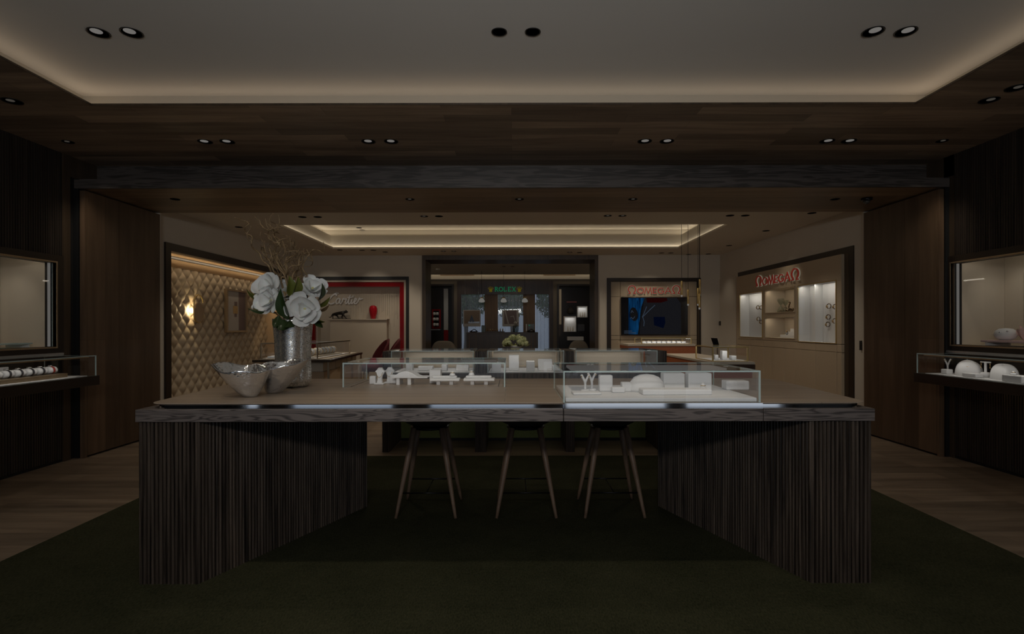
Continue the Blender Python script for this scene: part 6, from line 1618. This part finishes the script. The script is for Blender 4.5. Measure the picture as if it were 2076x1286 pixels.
# hydrangeas on a round pedestal table behind the middle counter
YH = 9.0
hx, hz = P(1045,0,YH)[0], P(0,706,YH)[2]
t = thing('pedestal_table','tall round dark pedestal table hidden behind the middle counter, carrying the green hydrangeas','table',(hx,YH,0))
b = MB(); b.lathe([(.20,0),(.20,.02),(.03,.04),(.03,.80),(.05,.81)], 24, c=(hx,YH,.0005)); b.build('pedestal', M['bronze_dark'], t)
b = MB(); b.lathe([(.28,.811),(.28,.835),(0,.836)], 30, c=(hx,YH,.0)); b.build('top', M['mahogany'], t)
t = thing('hydrangea_bouquet','round bouquet of pale green hydrangeas behind the middle counter','flowers',(hx,YH,.8365))
b = MB(); b.lathe([(.07,0),(.09,.05),(.085,.14),(.10,.17),(.095,.17),(.07,.05),(0,.02)], 20); b.build('bowl', M['white_gloss'], t, local=True)
rnd = random.Random(77)
for k in range(22):
    a = rnd.uniform(0,2*PI); e = rnd.uniform(.05,1.0); R_ = .185
    c = (R_*math.cos(a)*math.cos(e*1.4)*1.05, R_*.8*math.sin(a)*math.cos(e*1.4), .17+.15*math.sin(e*1.4)+rnd.uniform(-.015,.015)); b = MB(); r = rnd.uniform(.034,.05)
    for j in range(34):
        d = Vector((rnd.gauss(0,1), rnd.gauss(0,1), rnd.gauss(0,1)+.25)).normalized(); s_ = d.cross(Vector((.3,.5,.8))).normalized(); u_ = d.cross(s_); p_ = Vector(c)+d*r; q_ = .012
        b.add([p_+s_*q_, p_+u_*q_+d*.004, p_-s_*q_, p_-u_*q_+d*.004], [(0,1,2,3)])
    b.lathe([(0,-r*.9),(r*.7,-r*.5),(r*.85,0),(r*.6,r*.6),(0,r*.85)], 8, c=c); b.build('flower_head', M['hydrangea'], t, local=True, recalc=False)
for k in range(12):
    a = 2*PI*k/12+rnd.uniform(-.2,.2); b = MB(); d = Vector((math.cos(a), math.sin(a), rnd.uniform(-.1,.4)))
    leaf(b, (.12*math.cos(a), .1*math.sin(a), .17), d, .13, .06, .2); b.build('leaf', M['leaf_olive'], t, local=True)

# ================================================================== OUTDOORS behind the far windows
mb = MB(); mb.box(-9, 9, 18.6, 30, -.2, -.05); struct(mb.build('ground_outside', M['paving']))
def tree(label, x, y, h, r, seed, g):
    rnd = random.Random(seed); t = thing('street_tree', label, 'tree', (x, y, -.05), g)
    b = MB(); b.tube([(0,0,0),(.03,0,h*.3),(-.02,.02,h*.6),(0,0,h*.8)], [.11,.09,.07,.04], 9); b.build('trunk', M['bark'], t, local=True)
    b = MB()
    for k in range(1500):
        d = Vector((rnd.gauss(0,1), rnd.gauss(0,1), rnd.gauss(0,.9))).normalized()*r*rnd.random()**.45; p = d+Vector((0,0,h*.72)); s_ = Vector((rnd.gauss(0,1),rnd.gauss(0,1),rnd.gauss(0,1))).normalized(); u_ = s_.orthogonal().normalized(); q_ = rnd.uniform(.05,.10)
        b.add([p+s_*q_, p+u_*q_*.6, p-s_*q_, p-u_*q_*.6], [(0,1,2,3)])
    b.build('crown', M['tree_leaf'], t, local=True, recalc=False)
g = 'green trees outside the far windows'
tree('green tree outside behind the left fin screen', -1.75, 20.5, 3.2, .8, 1, g)
tree('green tree outside behind the middle fin screen', .0, 20.9, 3.4, .8, 2, g)
tree('green tree outside behind the right fin screen', 1.7, 20.6, 3.3, .8, 3, g)

# ================================================================== WORLD, CAMERA, VIEW
wd = bpy.data.worlds.new('World'); bpy.context.scene.world = wd; wd.use_nodes = True
bgn = wd.node_tree.nodes['Background']; bgn.inputs[0].default_value = (.62,.76,1.0,1); bgn.inputs[1].default_value = 1.7
cam = bpy.data.cameras.new('camera'); co = bpy.data.objects.new('camera', cam); C.objects.link(co)
cam.sensor_width = 36.0; cam.lens = FOC/2076*36; cam.shift_x = 0.0; cam.shift_y = (CY-643)/2076
co.location = (0,0,EYE); co.rotation_euler = (PI/2, ROLL, 0); cam.clip_start = .05
sc_ = bpy.context.scene; sc_.camera = co
sc_.cycles.transparent_max_bounces = 40; sc_.cycles.max_bounces = 8; sc_.cycles.diffuse_bounces = 4; sc_.cycles.glossy_bounces = 5
sc_.cycles.sample_clamp_indirect = 4.0; sc_.cycles.sample_clamp_direct = 0.0; sc_.cycles.caustics_reflective = False; sc_.cycles.caustics_refractive = False
sc_.cycles.use_denoising = True
vs_ = sc_.view_settings; vs_.view_transform = 'Standard'; vs_.look = 'None'; vs_.gamma = 1.0; vs_.use_curve_mapping = False
vs_.exposure = -2.9
